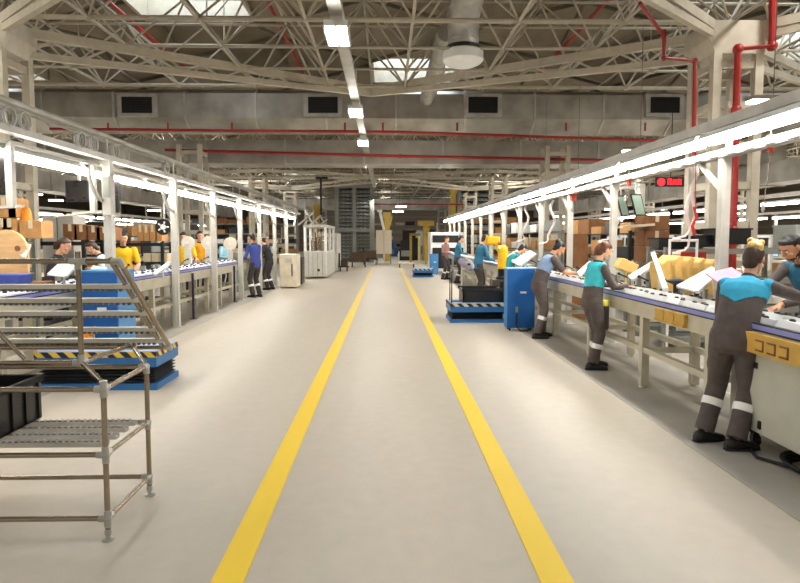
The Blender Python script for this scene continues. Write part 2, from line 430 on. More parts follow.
# sprinkler pipes
def red_pipe(pts, r, lb):
    m = MB(); m.tube(pts, r, 8)
    for p in pts[1:-1]: m.ball(p, r*1.5, r*1.5, r*1.5, 8)
    tag(m.build('sprinkler_pipe', red_m, None, True), lb, 'pipe')
A = at(50, 129, 18.2); B = at(400, 132, 18.2); D = at(668, 141, 18.2)
m = MB(); m.tube([A, B, D], .045, 8)
for px in (108, 168, 232, 345, 383, 457, 566, 645): p = at(px, 131, 18.2); m.tube([(p.x, 18.2, p.z), (p.x, 18.2, p.z+.25)], .03, 6)
tag(m.build('sprinkler_pipe', red_m, None, True), 'red sprinkler pipe crossing in front of the broad duct', 'pipe')
red_pipe([at(165, 150, 20.6), at(400, 156, 20.6), at(640, 161, 20.6)], .05, 'red sprinkler pipe along the underside of the lower duct')
red_pipe([(-2.65, 8, 6.95), (-2.65, 20, 6.95)], .05, 'red sprinkler pipe under the roof beside the high-bay lamps')
red_pipe([(-6.3, 8, 7.0), (-6.3, 19, 7.0)], .05, 'red sprinkler pipe under the roof near the skylight')
red_pipe([(5, 8, 7.0), (5, 20, 7.0)], .05, 'red sprinkler pipe under the roof between round duct and lattice column')
Y = 9.75
red_pipe([at(664, 30, Y), at(664, 58, Y), at(695, 61, Y), at(694, 133, Y), at(694, 165, Y)], .035, 'thin red pipe with two elbows beside the lattice column')
red_pipe([at(773, -20, Y), at(772, 46, Y), at(738, 49, Y), at(736, 110, Y), at(733, 230, Y), ground(731, 335, 0)+V((0, 0, .02))], .06, 'thick red riser pipe running down the lattice column')
red_pipe([at(640, 3, 9), at(664, 30, Y)+V((0, .1, 0))], .03, 'short red branch pipe leading to the elbowed pipe')
p = at(400, 204, 44); red_pipe([(-3, 44, p.z), (6, 44, p.z)], .06, 'faint red pipe crossing behind the cream cabinet')
# ================================================================ LAMP TRUNKING AND HIGH-BAY LAMPS
pl = at(339, 38, 8.4); X0 = pl.x; ZTk = 4.6
m = MB(); m.box(X0-.07, X0+.07, 1, 34, ZTk, ZTk+.08); m.box(X0-.09, X0-.07, 1, 34, ZTk, ZTk+.12); m.box(X0+.07, X0+.09, 1, 34, ZTk, ZTk+.12)
t = thing('cable_tray', (X0, 17, ZTk), 'grey cable tray that carries the high-bay lamps down the hall', 'cable tray')
m.build('tray', duct_m, t)
for k in range(11):
    y = 1.3+k*3.0
    h = MB(); h.tube([(X0, y, ZTk+.1), (X0, y, 5.4)], .012, 5); h.build('hanger', galv, t)
proto = None
for k, (px, py) in enumerate(((339, 38), (356, 113), (363, 143), (366, 162))):
    y = 580*2.83/(239-py)
    lb = ['bright twin-tube high-bay lamp nearer the camera than the broad duct', 'twin-tube high-bay lamp in front of the broad duct, beside its grille',
          'small high-bay lamp under the lower duct', 'smallest high-bay lamp, above the storage tower'][k]
    if proto is None:
        proto = thing('high_bay_lamp', (X0, y, 4.3), lb, 'ceiling lamp', 'high-bay lamps along the tray')
        b = MB(); b.box(X0-.16, X0+.16, y-.32, y+.32, 4.42, 4.5); b.box(X0-.08, X0+.08, y-.2, y+.2, 4.5, 4.62)
        for s in (-.155, 0, .155): b.box(X0+s-.01, X0+s+.01, y-.32, y+.32, 4.36, 4.42)
        b.build('housing', alu, proto)
        for s in (-.078, .078):
            u = MB(); u.box(X0+s-.055, X0+s+.055, y-.3, y+.3, 4.36, 4.415); u.build('lit_tube', lamp_e, proto)
    else: copy_tree(proto, loc=(X0, y, 4.3), label=lb)
# small far lamps hung under the roof on both sides
spots = [(97, 187), (147, 0), (36, 195), (23, 187), (56, 201), (129, 202), (193, 212), (154, 211), (611, 210), (740, 214), (662, 210), (690, 217), (560, 217), (437, 247), (401, 207), (398, 212)]
pf = None
for k, (px, py) in enumerate(spots):
    if py == 0: continue
    Y = 33+((k*7) % 9); p = at(px, py, Y)
    lb = f'small bright lamp hanging deep in the hall beyond the {"tube rack" if px < 386 else "lattice column"}, {ORD[k]} one'
    if pf is None:
        pf = thing('hanging_lamp', p, lb, 'hanging lamp', 'small lamps far down the hall')
        b = MB(); b.box(p.x-.35, p.x+.35, Y-.12, Y+.12, p.z, p.z+.05); b.build('lit_panel', far_e, pf)
        b = MB(); b.box(p.x-.38, p.x+.38, Y-.15, Y+.15, p.z+.05, p.z+.12); b.tube([(p.x, Y, p.z+.1), (p.x, Y, p.z+1.4)], .02, 5); b.build('housing', galv, pf)
    else: copy_tree(pf, loc=p, label=lb)
# ================================================================ OVERHEAD LINES, POSTS, WORK CONVEYORS
def luminaire(name, x, y, z, L, label, group, w=.17, lit=None):
    t = thing(name, (x, y, z), label, 'tube lamp', group)
    b = MB(); b.prism([(x-w/2, z+.06), (x+w/2, z+.06), (x+.05, z+.12), (x-.05, z+.12)], y-L/2, y+L/2); b.build('housing', white_m, t)
    b = MB(); b.box(x-w/2+.015, x+w/2-.015, y-L/2+.03, y+L/2-.03, z, z+.058); b.build('lit_tube', lit or tube_e, t)
    return t
# right
postY = [5.97, 8.88, 10.98]+[13.05+2.08*k for k in range(10)]
t = thing('overhead_gantry', (3.5, 18, 0), 'long white aluminium overhead gantry on posts above the women-side conveyor', 'overhead gantry')
for y in postY:
    m = MB(); m.box(3.455, 3.545, y-.045, y+.045, 0, 2.46); m.box(3.4, 3.6, y-.1, y+.1, 0, .012)
    for s in (-1, 1): m.box(3.5+s*.047-.004, 3.5+s*.047+.004, y-.012, y+.012, .1, 2.4)
    m.box(3.488, 3.512, y-.049, y-.043, .1, 2.4); m.build('post', alu, t)
    m = MB(); m.bar((3.5, y+.03, 2.12), (3.5, y+.5, 2.47), .045); m.build('brace', alu, t)
m = MB(); m.box(3.44, 3.56, 2.6, 32, 2.46, 2.54); m.build('lower_beam', galv, t)
m = MB()
for k in range(96):
    y = 3.0+k*.3; m.box(3.425, 3.436, y, y+.16, 2.475, 2.525)
m.box(3.436, 3.44, 3, 31.7, 2.49, 2.51); m.build('clip_strip', white_m, t)
m = MB(); m.box(3.36, 3.64, 2.6, 32, 2.74, 2.76); m.box(3.35, 3.37, 2.6, 32, 2.74, 2.84); m.box(3.63, 3.65, 2.6, 32, 2.74, 2.84)
for y in [4.0]+postY: m.box(3.52, 3.56, y-.03, y+.03, 2.5, 2.76)
m.build('top_tray', galv, t)
for k in range(14):
    y = 5.12+k*2.085
    luminaire('tube_lamp', 3.37, y, 2.6, 2.0, f'lit tube lamp of the robot-side gantry, {ORD[k]} from the camera end', 'tube lamps of the robot-side gantry')
for k, (px, py) in enumerate(((773, 103), (640, 152), (578, 177), (545, 189))):
    Y = 6.9+k*1.9; p = at(px, py, 3.9*580/(px-386)+1.5)
    m = MB(); m.box(p.x-.3, p.x+.3, p.y-.08, p.y+.08, p.z, p.z+.03)
    m.box(p.x-.31, p.x+.31, p.y-.09, p.y+.09, p.z+.03, p.z+.08, 1); m.tube([(p.x, p.y, p.z+.05), (p.x, p.y, 5.38)], .006, 5, 1)
    tag(m.build('hanging_lamp', [far_e, pur]), ['flat lit lamp showing just above the overhead gantry beside the lattice column', 'flat lit lamp just above the gantry, near the thin red elbowed pipe',
        'flat lit lamp above the frame near the red tool balancer', 'small flat lit lamp above the thin far stretch of the robot-side gantry'][k], 'hanging lamp')
# left
postL = [8.2, 10.7, 13.1, 15.46, 17.8, 20.2, 22.6]
t = thing('overhead_gantry', (-3.85, 14, 0), 'long aluminium overhead gantry on posts above the round fans', 'overhead gantry')
for k, y in enumerate(postL):
    m = MB(); m.box(-3.905, -3.795, y-.05, y+.05, 0, 2.7); m.box(-3.96, -3.74, y-.1, y+.1, 0, .012)
    m.box(-3.862, -3.838, y-.056, y-.049, .1, 2.66); m.build('post', alu, t)
    m = MB(); c = [(-3.85, y-.03-.5*math.sin(a), 2.12+.42*(1-math.cos(a))) for a in [PI/2*q/6 for q in range(7)]]
    m.tube(c, .028, 6); m.build('brace', alu, t)
m = MB(); m.box(-3.91, -3.79, 3, 26, 2.7, 2.77); m.build('upper_beam', galv, t)
m = MB(); m.box(-4.24, -3.96, 3, 26, 2.62, 2.66)
for y in postL: m.box(-4.1, -3.85, y-.03, y+.03, 2.64, 2.7)
m.build('lamp_rail', alu, t)
for z, x in ((3.03, -3.85), (3.03, -4.02)):
    m = MB().tube([(x, 4, z), (x, 30, z)], .035, 8)
    for y in postL: m.box(x-.01, x+.01, y-.02, y+.02, 2.66 if x < -3.9 else 2.77, z)
    tag(m.build('conduit_pipe', galv), f'long grey conduit above the rack-side gantry, {"aisle side" if x > -3.9 else "wall side"}', 'pipe')
for k in range(11):
    y = 4.9+k*2.0
    luminaire('tube_lamp', -4.1, y, 2.5, 1.9, f'lit tube lamp of the rack-side gantry, {ORD[k]} from the camera end', 'tube lamps of the rack-side gantry', .2, tube_l)
# small fittings on top of the left frame: cable coils
for k, (px, py) in enumerate(((16, 114), (31, 121), (85, 141), (97, 144), (118, 152), (128, 156), (168, 160), (190, 172))):
    y = 3.85*580/(386-px); m = MB()
    for q in range(3):
        r = .075+.01*q; m.tube([(-3.85+.03*q, y+r*math.cos(a*PI/8), 2.855+r*math.sin(a*PI/8)) for a in range(17)], .012, 5)
    m.box(-3.87, -3.83, y-.05, y+.05, 2.785, 2.83)
    tag(m.build('cable_coil', galv, None, True), f'grey coil of cable on top of the rack-side gantry, {ORD[k]} from the camera end', 'cable coil', 'cable coils on the rack-side gantry')
# drop bars with trays and screens at the left frame
def drop(px, pt, pb, X, lb, tray=None):
    y = X*580/(px-386)*1.0; p = at(px, pt, y); q = at(px, pb, y)
    m = MB(); m.box(p.x-.035, p.x+.035, y-.035, y+.035, q.z, 2.64)
    t = thing('drop_bar', (p.x, y, q.z), lb, 'hanging bar'); m.build('bar', alu, t)
    m = MB(); m.bar((p.x-.28, y, q.z), (p.x+.12, y, q.z+.02), .05, .03); m.build('bracket', alu, t)
drop(9, 142, 208, -4.08, 'white bar hanging from the gantry beside the dark screen at the picture edge')
drop(92, 160, 213, -4.08, 'white bar hanging from the rack-side gantry in front of the dark monitor')
m = MB(); p = at(82, 214, 8.3); m.slab(p, (.24, 0, .03), (0, .28, .02), (0, 0, .008)); tag(m.build('tilted_tray', cream), 'cream sheet hanging flat below the dark monitor', 'tray')
def monitor(cx, cy, Y, w, h, lb, name='monitor', face=0, top=2.62):
    p = at(cx, cy, Y); t = thing(name, (p.x, Y, p.z-h/2), lb, 'monitor')
    b = MB(); b.box(p.x-w/2, p.x+w/2, Y, Y+.05, p.z-h/2, p.z+h/2); b.build('case', black_m, t, bevel=.006)
    b = MB(); b.box(p.x-w/2+.02, p.x+w/2-.02, Y-.004, Y, p.z-h/2+.02, p.z+h/2-.02); b.build('screen', screen_m, t)
    b = MB(); b.box(p.x-.02, p.x+.02, Y+.05, Y+.08, p.z-.05, top); b.build('hanger', alu, t)
monitor(77, 191, 8.6, .34, .31, 'black monitor hanging from the rack-side gantry between two bars')
monitor(2, 176, 6.3, .2, .4, 'black monitor cut by the picture edge under the rack-side gantry')
monitor(116, 196, 9.0, .1, .5, 'narrow dark monitor seen edge-on behind the first rack-side post')
t = thing('control_box', at(108, 212, 8.05), 'brushed metal box fixed on the first post behind the tube rack', 'control box')
p = at(108, 196, 8.05); b = MB(); b.box(p.x-.06, p.x+.06, 8.0, 8.13, p.z-.26, p.z+.3); b.build('case', galv, t, bevel=.006)
b = MB(); b.box(p.x-.045, p.x+.045, 7.99, 8.0, p.z-.02, p.z+.26); b.build('lid', tower_m, t)
m = MB(); m.lathe([(.02, 0), (.02, .3)], (-4.15, 10.2, 2.3)); p = at(172, 208, 11.2)
m = MB(); m.ball((p.x, 11.2, p.z), .1, .1, .28, 12); m.tube([(p.x, 11.2, p.z+.2), (p.x, 11.2, 2.62)], .012, 5)
tag(m.build('hose_reel', tower_m, None, True), 'slim brown-grey hose bundle hanging behind the second rack-side post', 'hose')

def conveyor(name, x0, x1, y0, y1, legsY, lb, side, top=.93):
    """side=-1: aisle edge is x0; +1: aisle edge is x1"""
    t = thing(name, ((x0+x1)/2, (y0+y1)/2, 0), lb, 'conveyor')
    e = x0 if side < 0 else x1; o = x1 if side < 0 else x0; s = -side
    m = MB(); m.box(x0+.01, x1-.01, y0+.01, y1-.01, top-.05, top-.004)
    for x in (e, o):
        a, b = (x, x+.04*s*(1 if x == e else -1)); a, b = min(a, b), max(a, b)
        m.box(a, b, y0, y1, .78, top)
        m.box(min(a, b)-.004, max(a, b)+.004, y0, y1, .845, .865)
    m.box(x0+.006, x1-.006, y0-.004, y0+.05, .785, top-.002); m.box(x0+.006, x1-.006, y1-.05, y1+.004, .785, top-.002); m.build('bed', apron_m, t)
    m = MB(); a, b = sorted((e+.0*s, e+.05*s)); m.box(a, b, y0, y1, top+.015, top+.05); m.build('side_rail', rail_blue, t)
    m = MB(); m.box(a+.005, b-.005, y0, y1, top, top+.015); m.box(a+.005, b-.005, y0, y1, top+.05, top+.06); m.build('rail_seal', black_m, t)
    m = MB(); a, b = sorted((e+.08*s, o-.06*s)); m.box(a, b, y0+.02, y1-.02, top, top+.02); m.build('belt', pallet_green, t)
    for y in legsY:
        for x in (e+.045*s, o-.045*s):
            m = MB(); m.box(x-.04, x+.04, y-.04, y+.04, .03, .78); m.lathe([(.05, 0), (.045, .015), (.015, .02), (.015, .05)], (x, y, 0), n=12); m.build('leg', apron_m, t)
        m = MB(); a, b = sorted((e+.08*s, o-.08*s)); m.box(a, b, y-.03, y+.03, .38, .44); m.build('cross_bar', apron_m, t)
    if legsY:
        m = MB()
        for x in (e+.045*s, o-.045*s): m.box(x-.03, x+.03, legsY[0], legsY[-1], .39, .45)
        m.build('stretcher', apron_m, t)
    return t
conveyor('work_conveyor', 2.77, 3.42, 4.78, 13.6, [4.9, 6.2, 7.85, 9.5, 11.2, 12.9], 'long grey work conveyor with blue rail that the two women in vests stand at', -1)
conveyor('work_conveyor', 2.77, 3.42, 14.2, 27, [14.4+2*k for k in range(7)], 'far stretch of the work conveyor, beyond the blue cabinet', -1)
conveyor('work_conveyor', 2.77, 3.42, 2.6, 4.74, [], 'near end of the women-side work conveyor, above the grey cover box', -1)
conveyor('work_conveyor', -4.6, -3.93, 4.4, 16.4, [4.6, 6.0, 7.5, 9.0, 9.9, 10.9, 11.9, 12.9, 13.9, 14.9, 16.0], 'long grey work conveyor with blue rail with the round fans on it', 1, .96)
# extra black adjustable feet rods seen on the left conveyor
for k, px in enumerate((194, 235)):
    y = 3.9*580/(386-px); m = MB(); m.box(-3.92, -3.88, y-.02, y+.02, .01, .93); m.box(-3.96, -3.84, y-.06, y+.06, 0, .012)
    tag(m.build('support_rod', mat('navy_paint', (34, 38, 70), .4)), f'dark navy upright rod at the fan-side conveyor, {["closer to the lift", "closer to the man in blue"][k]}', 'support rod')
# grey cover box under the near end of the right conveyor
t = thing('cover_box', (3.1, 3.7, 0), 'large plain grey metal box beside the legs of the woman with turquoise shoulders', 'machine box')
m = MB(); m.box(2.795, 3.4, 2.7, 4.58, .16, .775); m.build('body', greybox, t, bevel=.008)
for y, z in ((4.5, .68), (4.28, .67)):
    m = MB(); m.box(2.785, 2.796, y-.035, y+.035, z-.025, z+.02); m.build('latch', black_m, t)
m = MB(); m.box(2.785, 2.796, 4.18, 4.21, .2, .26); m.build('slot', black_m, t)
for y in (2.9, 4.4):
    for x in (2.9, 3.3):
        m = MB(); m.lathe([(.045, -.02), (.045, .02)], (x, y, .05), (1, 0, 0), 14); m.box(x-.03, x+.03, y-.03, y+.03, .1, .16); m.box(x-.03, x-.022, y-.02, y+.02, .04, .12); m.build('caster', black_m, t)
t = thing('ochre_tray', (2.73, 4.0, .78), 'ochre tray with brown markings hung on the conveyor side at the picture edge', 'tray')
m = MB(); m.box(2.72, 2.765, 3.3, 4.42, .775, .925); m.build('panel', ochre, t)
m = MB(); 
for q in range(3): 
    y = 4.12-.13*q; m.box(2.714, 2.72, y-.045, y+.045, .8, .812); m.box(2.714, 2.72, y-.045, y-.033, .8, .88); m.box(2.714, 2.72, y-.045, y+.045, .872, .884)
m.build('mark', card2, t)
for k in range(3):
    y = 5.32+k*.2; m = MB(); m.box(2.735, 2.768, y-.09, y+.09, .80, .925); m.box(2.725, 2.736, y-.09, y+.09, .80, .83)
    tag(m.build('ochre_tray', ochre, bevel=.004), ['ochre tray on the conveyor side, the one beside the table leg', 'ochre tray on the conveyor side, the middle one of three', 'ochre tray on the conveyor side, the far one of three'][k], 'tray', 'three small trays hung on the conveyor side')
t = thing('cable_coil', (2.95, 3.75, 0), 'black cable lying in loops on the floor under the grey box', 'cable')
m = MB()
for q in range(4):
    r = .2+.02*q; m.tube([(3.0+r*.8*math.cos(a*PI/10), 3.85+r*math.sin(a*PI/10), .02+.012*q) for a in range(21)], .013, 6)
m.tube([(2.82, 3.9, .03), (2.72, 4.1, .02), (2.8, 4.35, .02), (3.0, 4.5, .02)], .012, 6); m.build('loops', rubber, t)
# ---------------- parts on the belts
def panel_proto(label, colour, group):
    t = thing('moulded_fascia', (0, 0, 0), label, 'appliance part', group)
    m = MB(); m.prism([(-.1, 0), (.1, 0), (.085, .05), (-.06, .075)], -.2, .2); m.build('cover', colour, t)
    for y, x in ((-.12, -.02), (0, .02), (.11, -.01)):
        k = MB(); k.lathe([(.022, .05), (.022, .078), (.014, .085)], (x, y, 0), n=10); k.build('knob', black_m, t)
    return t
first = None; n = 0
for row, X in ((0, 2.96), (1, 3.2)):
    for k in range(30):
        y = 3.2+k*.42+row*.17
        if y > 13.3 or 4.66 < y < 4.86: continue
        lb = f'white moulded part with dark knobs on the women-side conveyor, {"aisle-side" if row == 0 else "far-side"} row, {ORD[min(k,29)]} along'
        r = PI/2*0+random.uniform(-.25, .25)
        if first is None: first = panel_proto(lb, white_m, 'white moulded parts on the women-side conveyor'); first.location = (X, y, .95); first.rotation_euler.z = r
        else: copy_tree(first, loc=(X+random.uniform(-.03, .03), y, .95), rotz=r, label=lb)
bluish = mat('bluish_white_plastic', (214, 218, 236), .4, 0, .03)
f2 = None
for row, X in ((0, -4.12), (1, -4.38)):
    for k in range(25):
        y = 5.0+k*.44+row*.18
        lb = f'bluish white moulded part on the fan-side conveyor, {"aisle-side" if row == 0 else "wall-side"} row, {ORD[k]} along'
        r = random.uniform(-.3, .3)
        if f2 is None: f2 = panel_proto(lb, bluish, 'bluish white parts on the fan-side conveyor'); f2.location = (X, y, .98); f2.rotation_euler.z = r
        else: copy_tree(f2, loc=(X, y, .98), rotz=r, label=lb)
fx = None
for row, X, z, ys, lab in ((0, 3.34, .935, [3.5+.62*k for k in range(16)], 'women-side'), (1, -4.52, .965, [5.3+.7*k for k in range(15)], 'fan-side')):
    for k, y in enumerate(ys):
        if 4.6 < y < 4.9: continue
        lb = f'small grey clamping fixture with black lever on the {lab} conveyor, {ORD[k]} along'
        if fx is None:
            fx = thing('clamping_fixture', (X, y, z), lb, 'fixture', 'clamping fixtures on the conveyors')
            m = MB(); m.box(X-.06, X+.06, y-.09, y+.09, z, z+.03); m.box(X-.02, X+.04, y-.03, y+.03, z+.03, z+.16); m.build('base', tower_m, fx, bevel=.004)
            m = MB(); m.bar((X, y, z+.15), (X-.12, y+.05, z+.21), .02); m.ball((X-.12, y+.05, z+.21), .022, .022, .022, 8); m.build('lever', black_m, fx, True)
            m = MB(); m.lathe([(.018, 0), (.018, .12)], (X+.02, y-.07, z+.03), n=10); m.build('pin', joint_m, fx, True)
        else: copy_tree(fx, loc=(X+random.uniform(-.02, .02), y, z), rotz=random.uniform(-.8, .8)+(PI if row else 0), label=lb)
# tilted work stands on the right line
def board(pts, th, name, m_, lb, cat, leg=None):
    """a thick board through four corner points"""
    pts = [V(p) for p in pts]; c = sum(pts, V())/4; n = (pts[1]-pts[0]).cross(pts[3]-pts[0]).normalized()*th/2
    t = thing(name, (c.x, c.y, leg if leg is not None else c.z), lb, cat)
    m = MB(); m.add([p-n for p in pts]+[p+n for p in pts], [(0, 3, 2, 1), (4, 5, 6, 7), (0, 1, 5, 4), (1, 2, 6, 5), (2, 3, 7, 6), (3, 0, 4, 7)]); m.build('board', m_, t)
    if leg is not None:
        m = MB(); m.tube([(c.x, c.y, c.z), (c.x+.02, c.y, leg)], .015, 6); m.box(c.x-.06, c.x+.1, c.y-.06, c.y+.06, leg, leg+.012); m.build('stand', alu, t)
    for i in (0, 2): m = MB(); m.bar(pts[i], pts[i+1], th+.012); m.build('edge_strip', alu, t)
    return t
board([at(678, 287, 5.9), at(712, 268, 6.3), at(722, 270, 6.0), at(697, 292, 5.55)], .02, 'tilted_tray', white_m, 'white tilted work tray beside the yellow foam row', 'tilted tray', .95)
board([at(651, 254, 7.2), at(655, 253, 7.2), at(668, 289, 6.4), at(663, 290, 6.4)], .03, 'tilted_bar', white_m, 'white leaning bar of a work stand at the end of the yellow foam row', 'tilted bar', .95)
board([at(629, 277, 7.4), at(652, 263, 7.8), at(654, 266, 7.6), at(632, 280, 7.2)], .02, 'tilted_bar', white_m, 'white tilted bar below the small foam pad', 'tilted bar', .95)
board([at(578, 273, 9.2), at(590, 262, 9.6), at(592, 265, 9.4), at(580, 276, 9.0)], .02, 'tilted_bar', white_m, 'white tilted bar on the conveyor behind the woman with bare forearms', 'tilted bar', .95)
board([at(512, 262, 11.6), at(530, 251, 12.0), at(536, 254, 11.6), at(520, 266, 11.2)], .02, 'tilted_tray', white_m, 'white tilted tray on the conveyor above the blue cabinet', 'tilted tray', .95)
board([at(507, 257, 13), at(518, 250, 13.2), at(522, 252, 13), at(512, 261, 12.6)], .02, 'tilted_tray', white_m, 'smaller white tilted tray behind the tray above the blue cabinet', 'tilted tray', .95)
board([at(742, 268, 5.6), at(748, 266, 5.6), at(756, 284, 5.4), at(749, 286, 5.4)], .02, 'tilted_bar', white_m, 'white tilted bar behind the shoulder of the woman with turquoise yoke', 'tilted bar', .95)
p = at(731, 279, 5.5); m = MB(); m.slab(p+V((0, 0, 0)), (.14, .02, .03), (-.03, .16, .07), (0, 0, .006)); m.tube([p, (p.x, p.y, .95)], .012, 5)
tag(m.build('pink_sheet', pink_m), 'pink sheet lying tilted beside the shoulder of the woman seen from behind', 'sheet')
# yellow foam blocks
fp = None
for k in range(5):
    px = 664+k*9.0; p = at(px, 284, 7.0-.05*k)
    lb = f'foam block in the leaning yellow row, {ORD[k]} from the white bar'
    if fp is None:
        fp = thing('foam_block', (p.x, p.y, .955), lb, 'foam block', 'leaning yellow foam blocks')
        m = MB(); w = .062; poly = [(p.x-w, .96), (p.x+w, .955), (p.x+w-.03, 1.30), (p.x+w-.06, 1.36), (p.x-.03, 1.38), (p.x-w-.03, 1.33), (p.x-w-.04, 1.26)]
        m.prism(poly, p.y-.16, p.y+.2); m.build('foam', foam_m, fp, bevel=.012)
    else: copy_tree(fp, loc=(p.x, p.y-.02*k, .955+.06-.012*k), rotz=.12*k, label=lb)
m = MB(); p = at(626, 266, 8.2); m.slab(p, (.12, 0, -.05), (.0, .1, 0), (.03, 0, .07)); m.tube([p, (p.x, p.y, .95)], .02, 6)
tag(m.build('foam_pad', foam_m, bevel=.01), 'small tilted yellow foam pad behind the woman with turquoise vest', 'foam pad')
for k, (px, py) in enumerate(((676, 281), (697, 283))):
    p = at(px, py, 6.5-.2*k); m = MB()
    m.ball(p, .1, .07, .035, 12); m.ball(p+V((.08, .02, .0)), .05, .03, .02, 8); m.ball(p+V((.07, -.04, -.005)), .05, .018, .018, 8)
    m.tube([(p.x, p.y, p.z), (p.x, p.y, .96)], .03, 6)
    tag(m.build('black_glove', rubber, None, True), ['black glove on the conveyor between foam row and white tray', 'black glove lying on the white tilted tray edge'][k], 'glove')
m = MB(); p = at(611, 302, 6.9); m.lathe([(.05, 0), (.055, .1), (.055, .18)], (2.83, 7.0, .62), n=14)
t = thing('waste_bin', (2.7, 7.0, .45), 'small dark can with yellow lid hanging at the conveyor beside the turquoise vest woman', 'can')
b = MB(); b.lathe([(.045, 0), (.06, .03), (.06, .3)], (2.69, 7.05, .5), n=16); b.build('can', mat('dark_taupe_plastic', (74, 66, 60), .5), t, True)
b = MB(); b.lathe([(.067, 0), (.067, .05), (.05, .07)], (2.69, 7.05, .8), n=16); b.build('lid', mat('lime_yellow', (222, 214, 70), .5), t, True)
# ---------------- hanging sheets, cables, balancers on the right
for k, (px, py, w, Y) in enumerate(((623, 206, .055, 9.4), (638, 205, .07, 9.2))):
    p = at(px, py, Y); t = thing('hanging_sheet', (p.x, Y, p.z-.18), ['narrow pale green sheet in a dark frame, the smaller of the two hanging', 'wide pale green sheet in a dark frame, the larger of the two hanging'][k], 'hanging sheet')
    b = MB(); b.slab(p, (w*1.2, .0, -.0), (0, .015, 0), (-.045, 0, .17)); b.build('frame', black_m, t)
    b = MB(); b.slab(p+V((0, -.018, 0)), (w, 0, 0), (0, .004, 0), (-.04, 0, .15)); b.build('sheet', sheet_green, t)
    b = MB(); b.tube([(p.x-.04, Y, p.z+.15), (p.x-.04, Y, 2.5)], .012, 6); b.bar((p.x-.04, Y, 2.5), (3.5, Y, 2.5), .03); b.build('hanger', alu, t)
p = at(640, 239, 10.3); t = thing('frame_post', (p.x, 10.3, 0), 'second white post standing behind the pale green hanging sheets', 'post')
b = MB(); b.box(p.x-.05, p.x+.05, 10.25, 10.35, 0, 2.6); b.build('post', alu, t); b = MB(); b.bar((p.x, 10.3, 2.55), (3.5, 10.3, 2.5), .06); b.build('arm', alu, t)
m = MB(); p1 = at(620, 228, 9.6); m.slab(at(634, 226, 9.6), (.26, 0, .02), (0, .2, 0), (0, 0, .02)); tag(m.build('hanging_shelf', cream), 'cream shelf board level with the pale green sheets', 'shelf board')
for k, (px, y0, y1, X) in enumerate(((690, 163, 246, 3.62), (694, 163, 232, 3.66), (617, 185, 236, 3.55), (553, 200, 240, 3.55), (527, 205, 238, 3.55))):
    Y = X*580/(px-386); a = at(px, y0, Y); b = at(px-3, y1, Y); m = MB()
    pts = [a.lerp(b, q/8)+V((.05*math.sin(q*1.1+k), .04*math.cos(q*.9), 0)) for q in range(9)]
    pts += [pts[-1]+V((-.04, 0, -.05)), pts[-1]+V((-.14, 0, -.07))]
    m.tube(pts, .014, 6); m.tube([p_+V((.035, .02, 0)) for p_ in pts[:-3]], .01, 6); m.tube([pts[0], (pts[0].x, pts[0].y, 2.5)], .014, 6)
    m.lathe([(.022, 0), (.022, .09)], pts[-1]-V((.05, 0, .02)), (1, 0, 0), 8)
    tag(m.build('hanging_cable', mat('white_cable', (226, 214, 212), .5), None, True), ['white cable with a plug hanging above the yellow foam row', 'second white cable hanging beside the plugged cable above the yellow foam row',
        'white cable hanging behind the woman in the turquoise vest', 'white cable hanging above the woman with bare forearms', 'white cable hanging above the teal-shirted worker'][k], 'cable')
m = MB(); a = at(694, 222, 6.8); m.tube([a+V((0, 0, .18)), a+V((.03, 0, .05)), a+V((-.02, 0, -.05)), a+V((.02, 0, -.16))], .02, 6); m.tube([a+V((.01, 0, .15)), (a.x, a.y, 2.5)], .006, 5)
tag(m.build('red_hose', mat('red_hose_paint', (196, 50, 44), .5), None, True), 'short red coiled hose hanging beside the cable above the yellow foam', 'hose')
for k, (px, py, Y, s) in enumerate(((771, 140, 5.35, .05), (629, 178, 8.3, .05), (574, 193, 10.9, .075))):
    p = at(px, py, Y); t = thing('tool_balancer', (p.x, Y, p.z-s), ['orange-red tool balancer with a long thin hanging wire, above the bearded man', 'dark red tool balancer on the frame above the pale green sheets', 'round red tool balancer at the frame above the post beside the bare-armed woman'][k], 'tool balancer')
    b = MB(); b.lathe([(s*.7, -.03), (s, -.02), (s, .02), (s*.7, .03)], p, (1, 1, 0), 16); b.lathe([(s*.6, -.04), (s*.6, .04)], p-V((0, 0, s*1.4)), (0, 0, 1), 10); b.build('body', redor, t, True)
    b = MB(); b.tube([p+V((0, 0, s)), (p.x, Y, 2.76)], .006, 5); b.tube([p-V((0, 0, s)), p-V((.02, 0, .35)), p-V((.05, 0, .62 if k == 0 else .3))], .004, 5); b.build('wire', chrome, t)
    b = MB(); e = p-V((.05, 0, .62 if k == 0 else .3)); b.lathe([(.006, .05), (.016, .03), (.016, -.02), (.005, -.05)], e, n=8); b.build('hook', joint_m, t)
# red glowing display far on the right
p = at(661, 182, 17); t = thing('led_display', (p.x, 17, p.z-.15), 'glowing red display with a round symbol and red characters beyond the green sheets', 'display')
b = MB(); b.box(p.x-.15, p.x+.72, 17.0, 17.06, p.z-.14, p.z+.14); b.tube([(p.x+.3, 17.03, p.z+.1), (p.x+.3, 17.03, 5.4)], .012, 5); b.build('panel', black_m, t)
b = MB(); b.lathe([(.11, 0), (.11, .02)], (p.x, 17.0, p.z), (0, -1, 0), 20); b.build('round_symbol', led_red, t)
b = MB()
for q, h in enumerate((.11, .08, .1)):
    x = p.x+.25+.15*q; b.box(x-.045, x-.02, 16.98, 17, p.z-.08, p.z+h-.02); b.box(x-.045, x+.05, 16.98, 17, p.z+h-.045, p.z+h-.02); b.box(x+.028, x+.05, 16.98, 17, p.z-.08, p.z+h-.02)
b.build('characters', led_red, t)

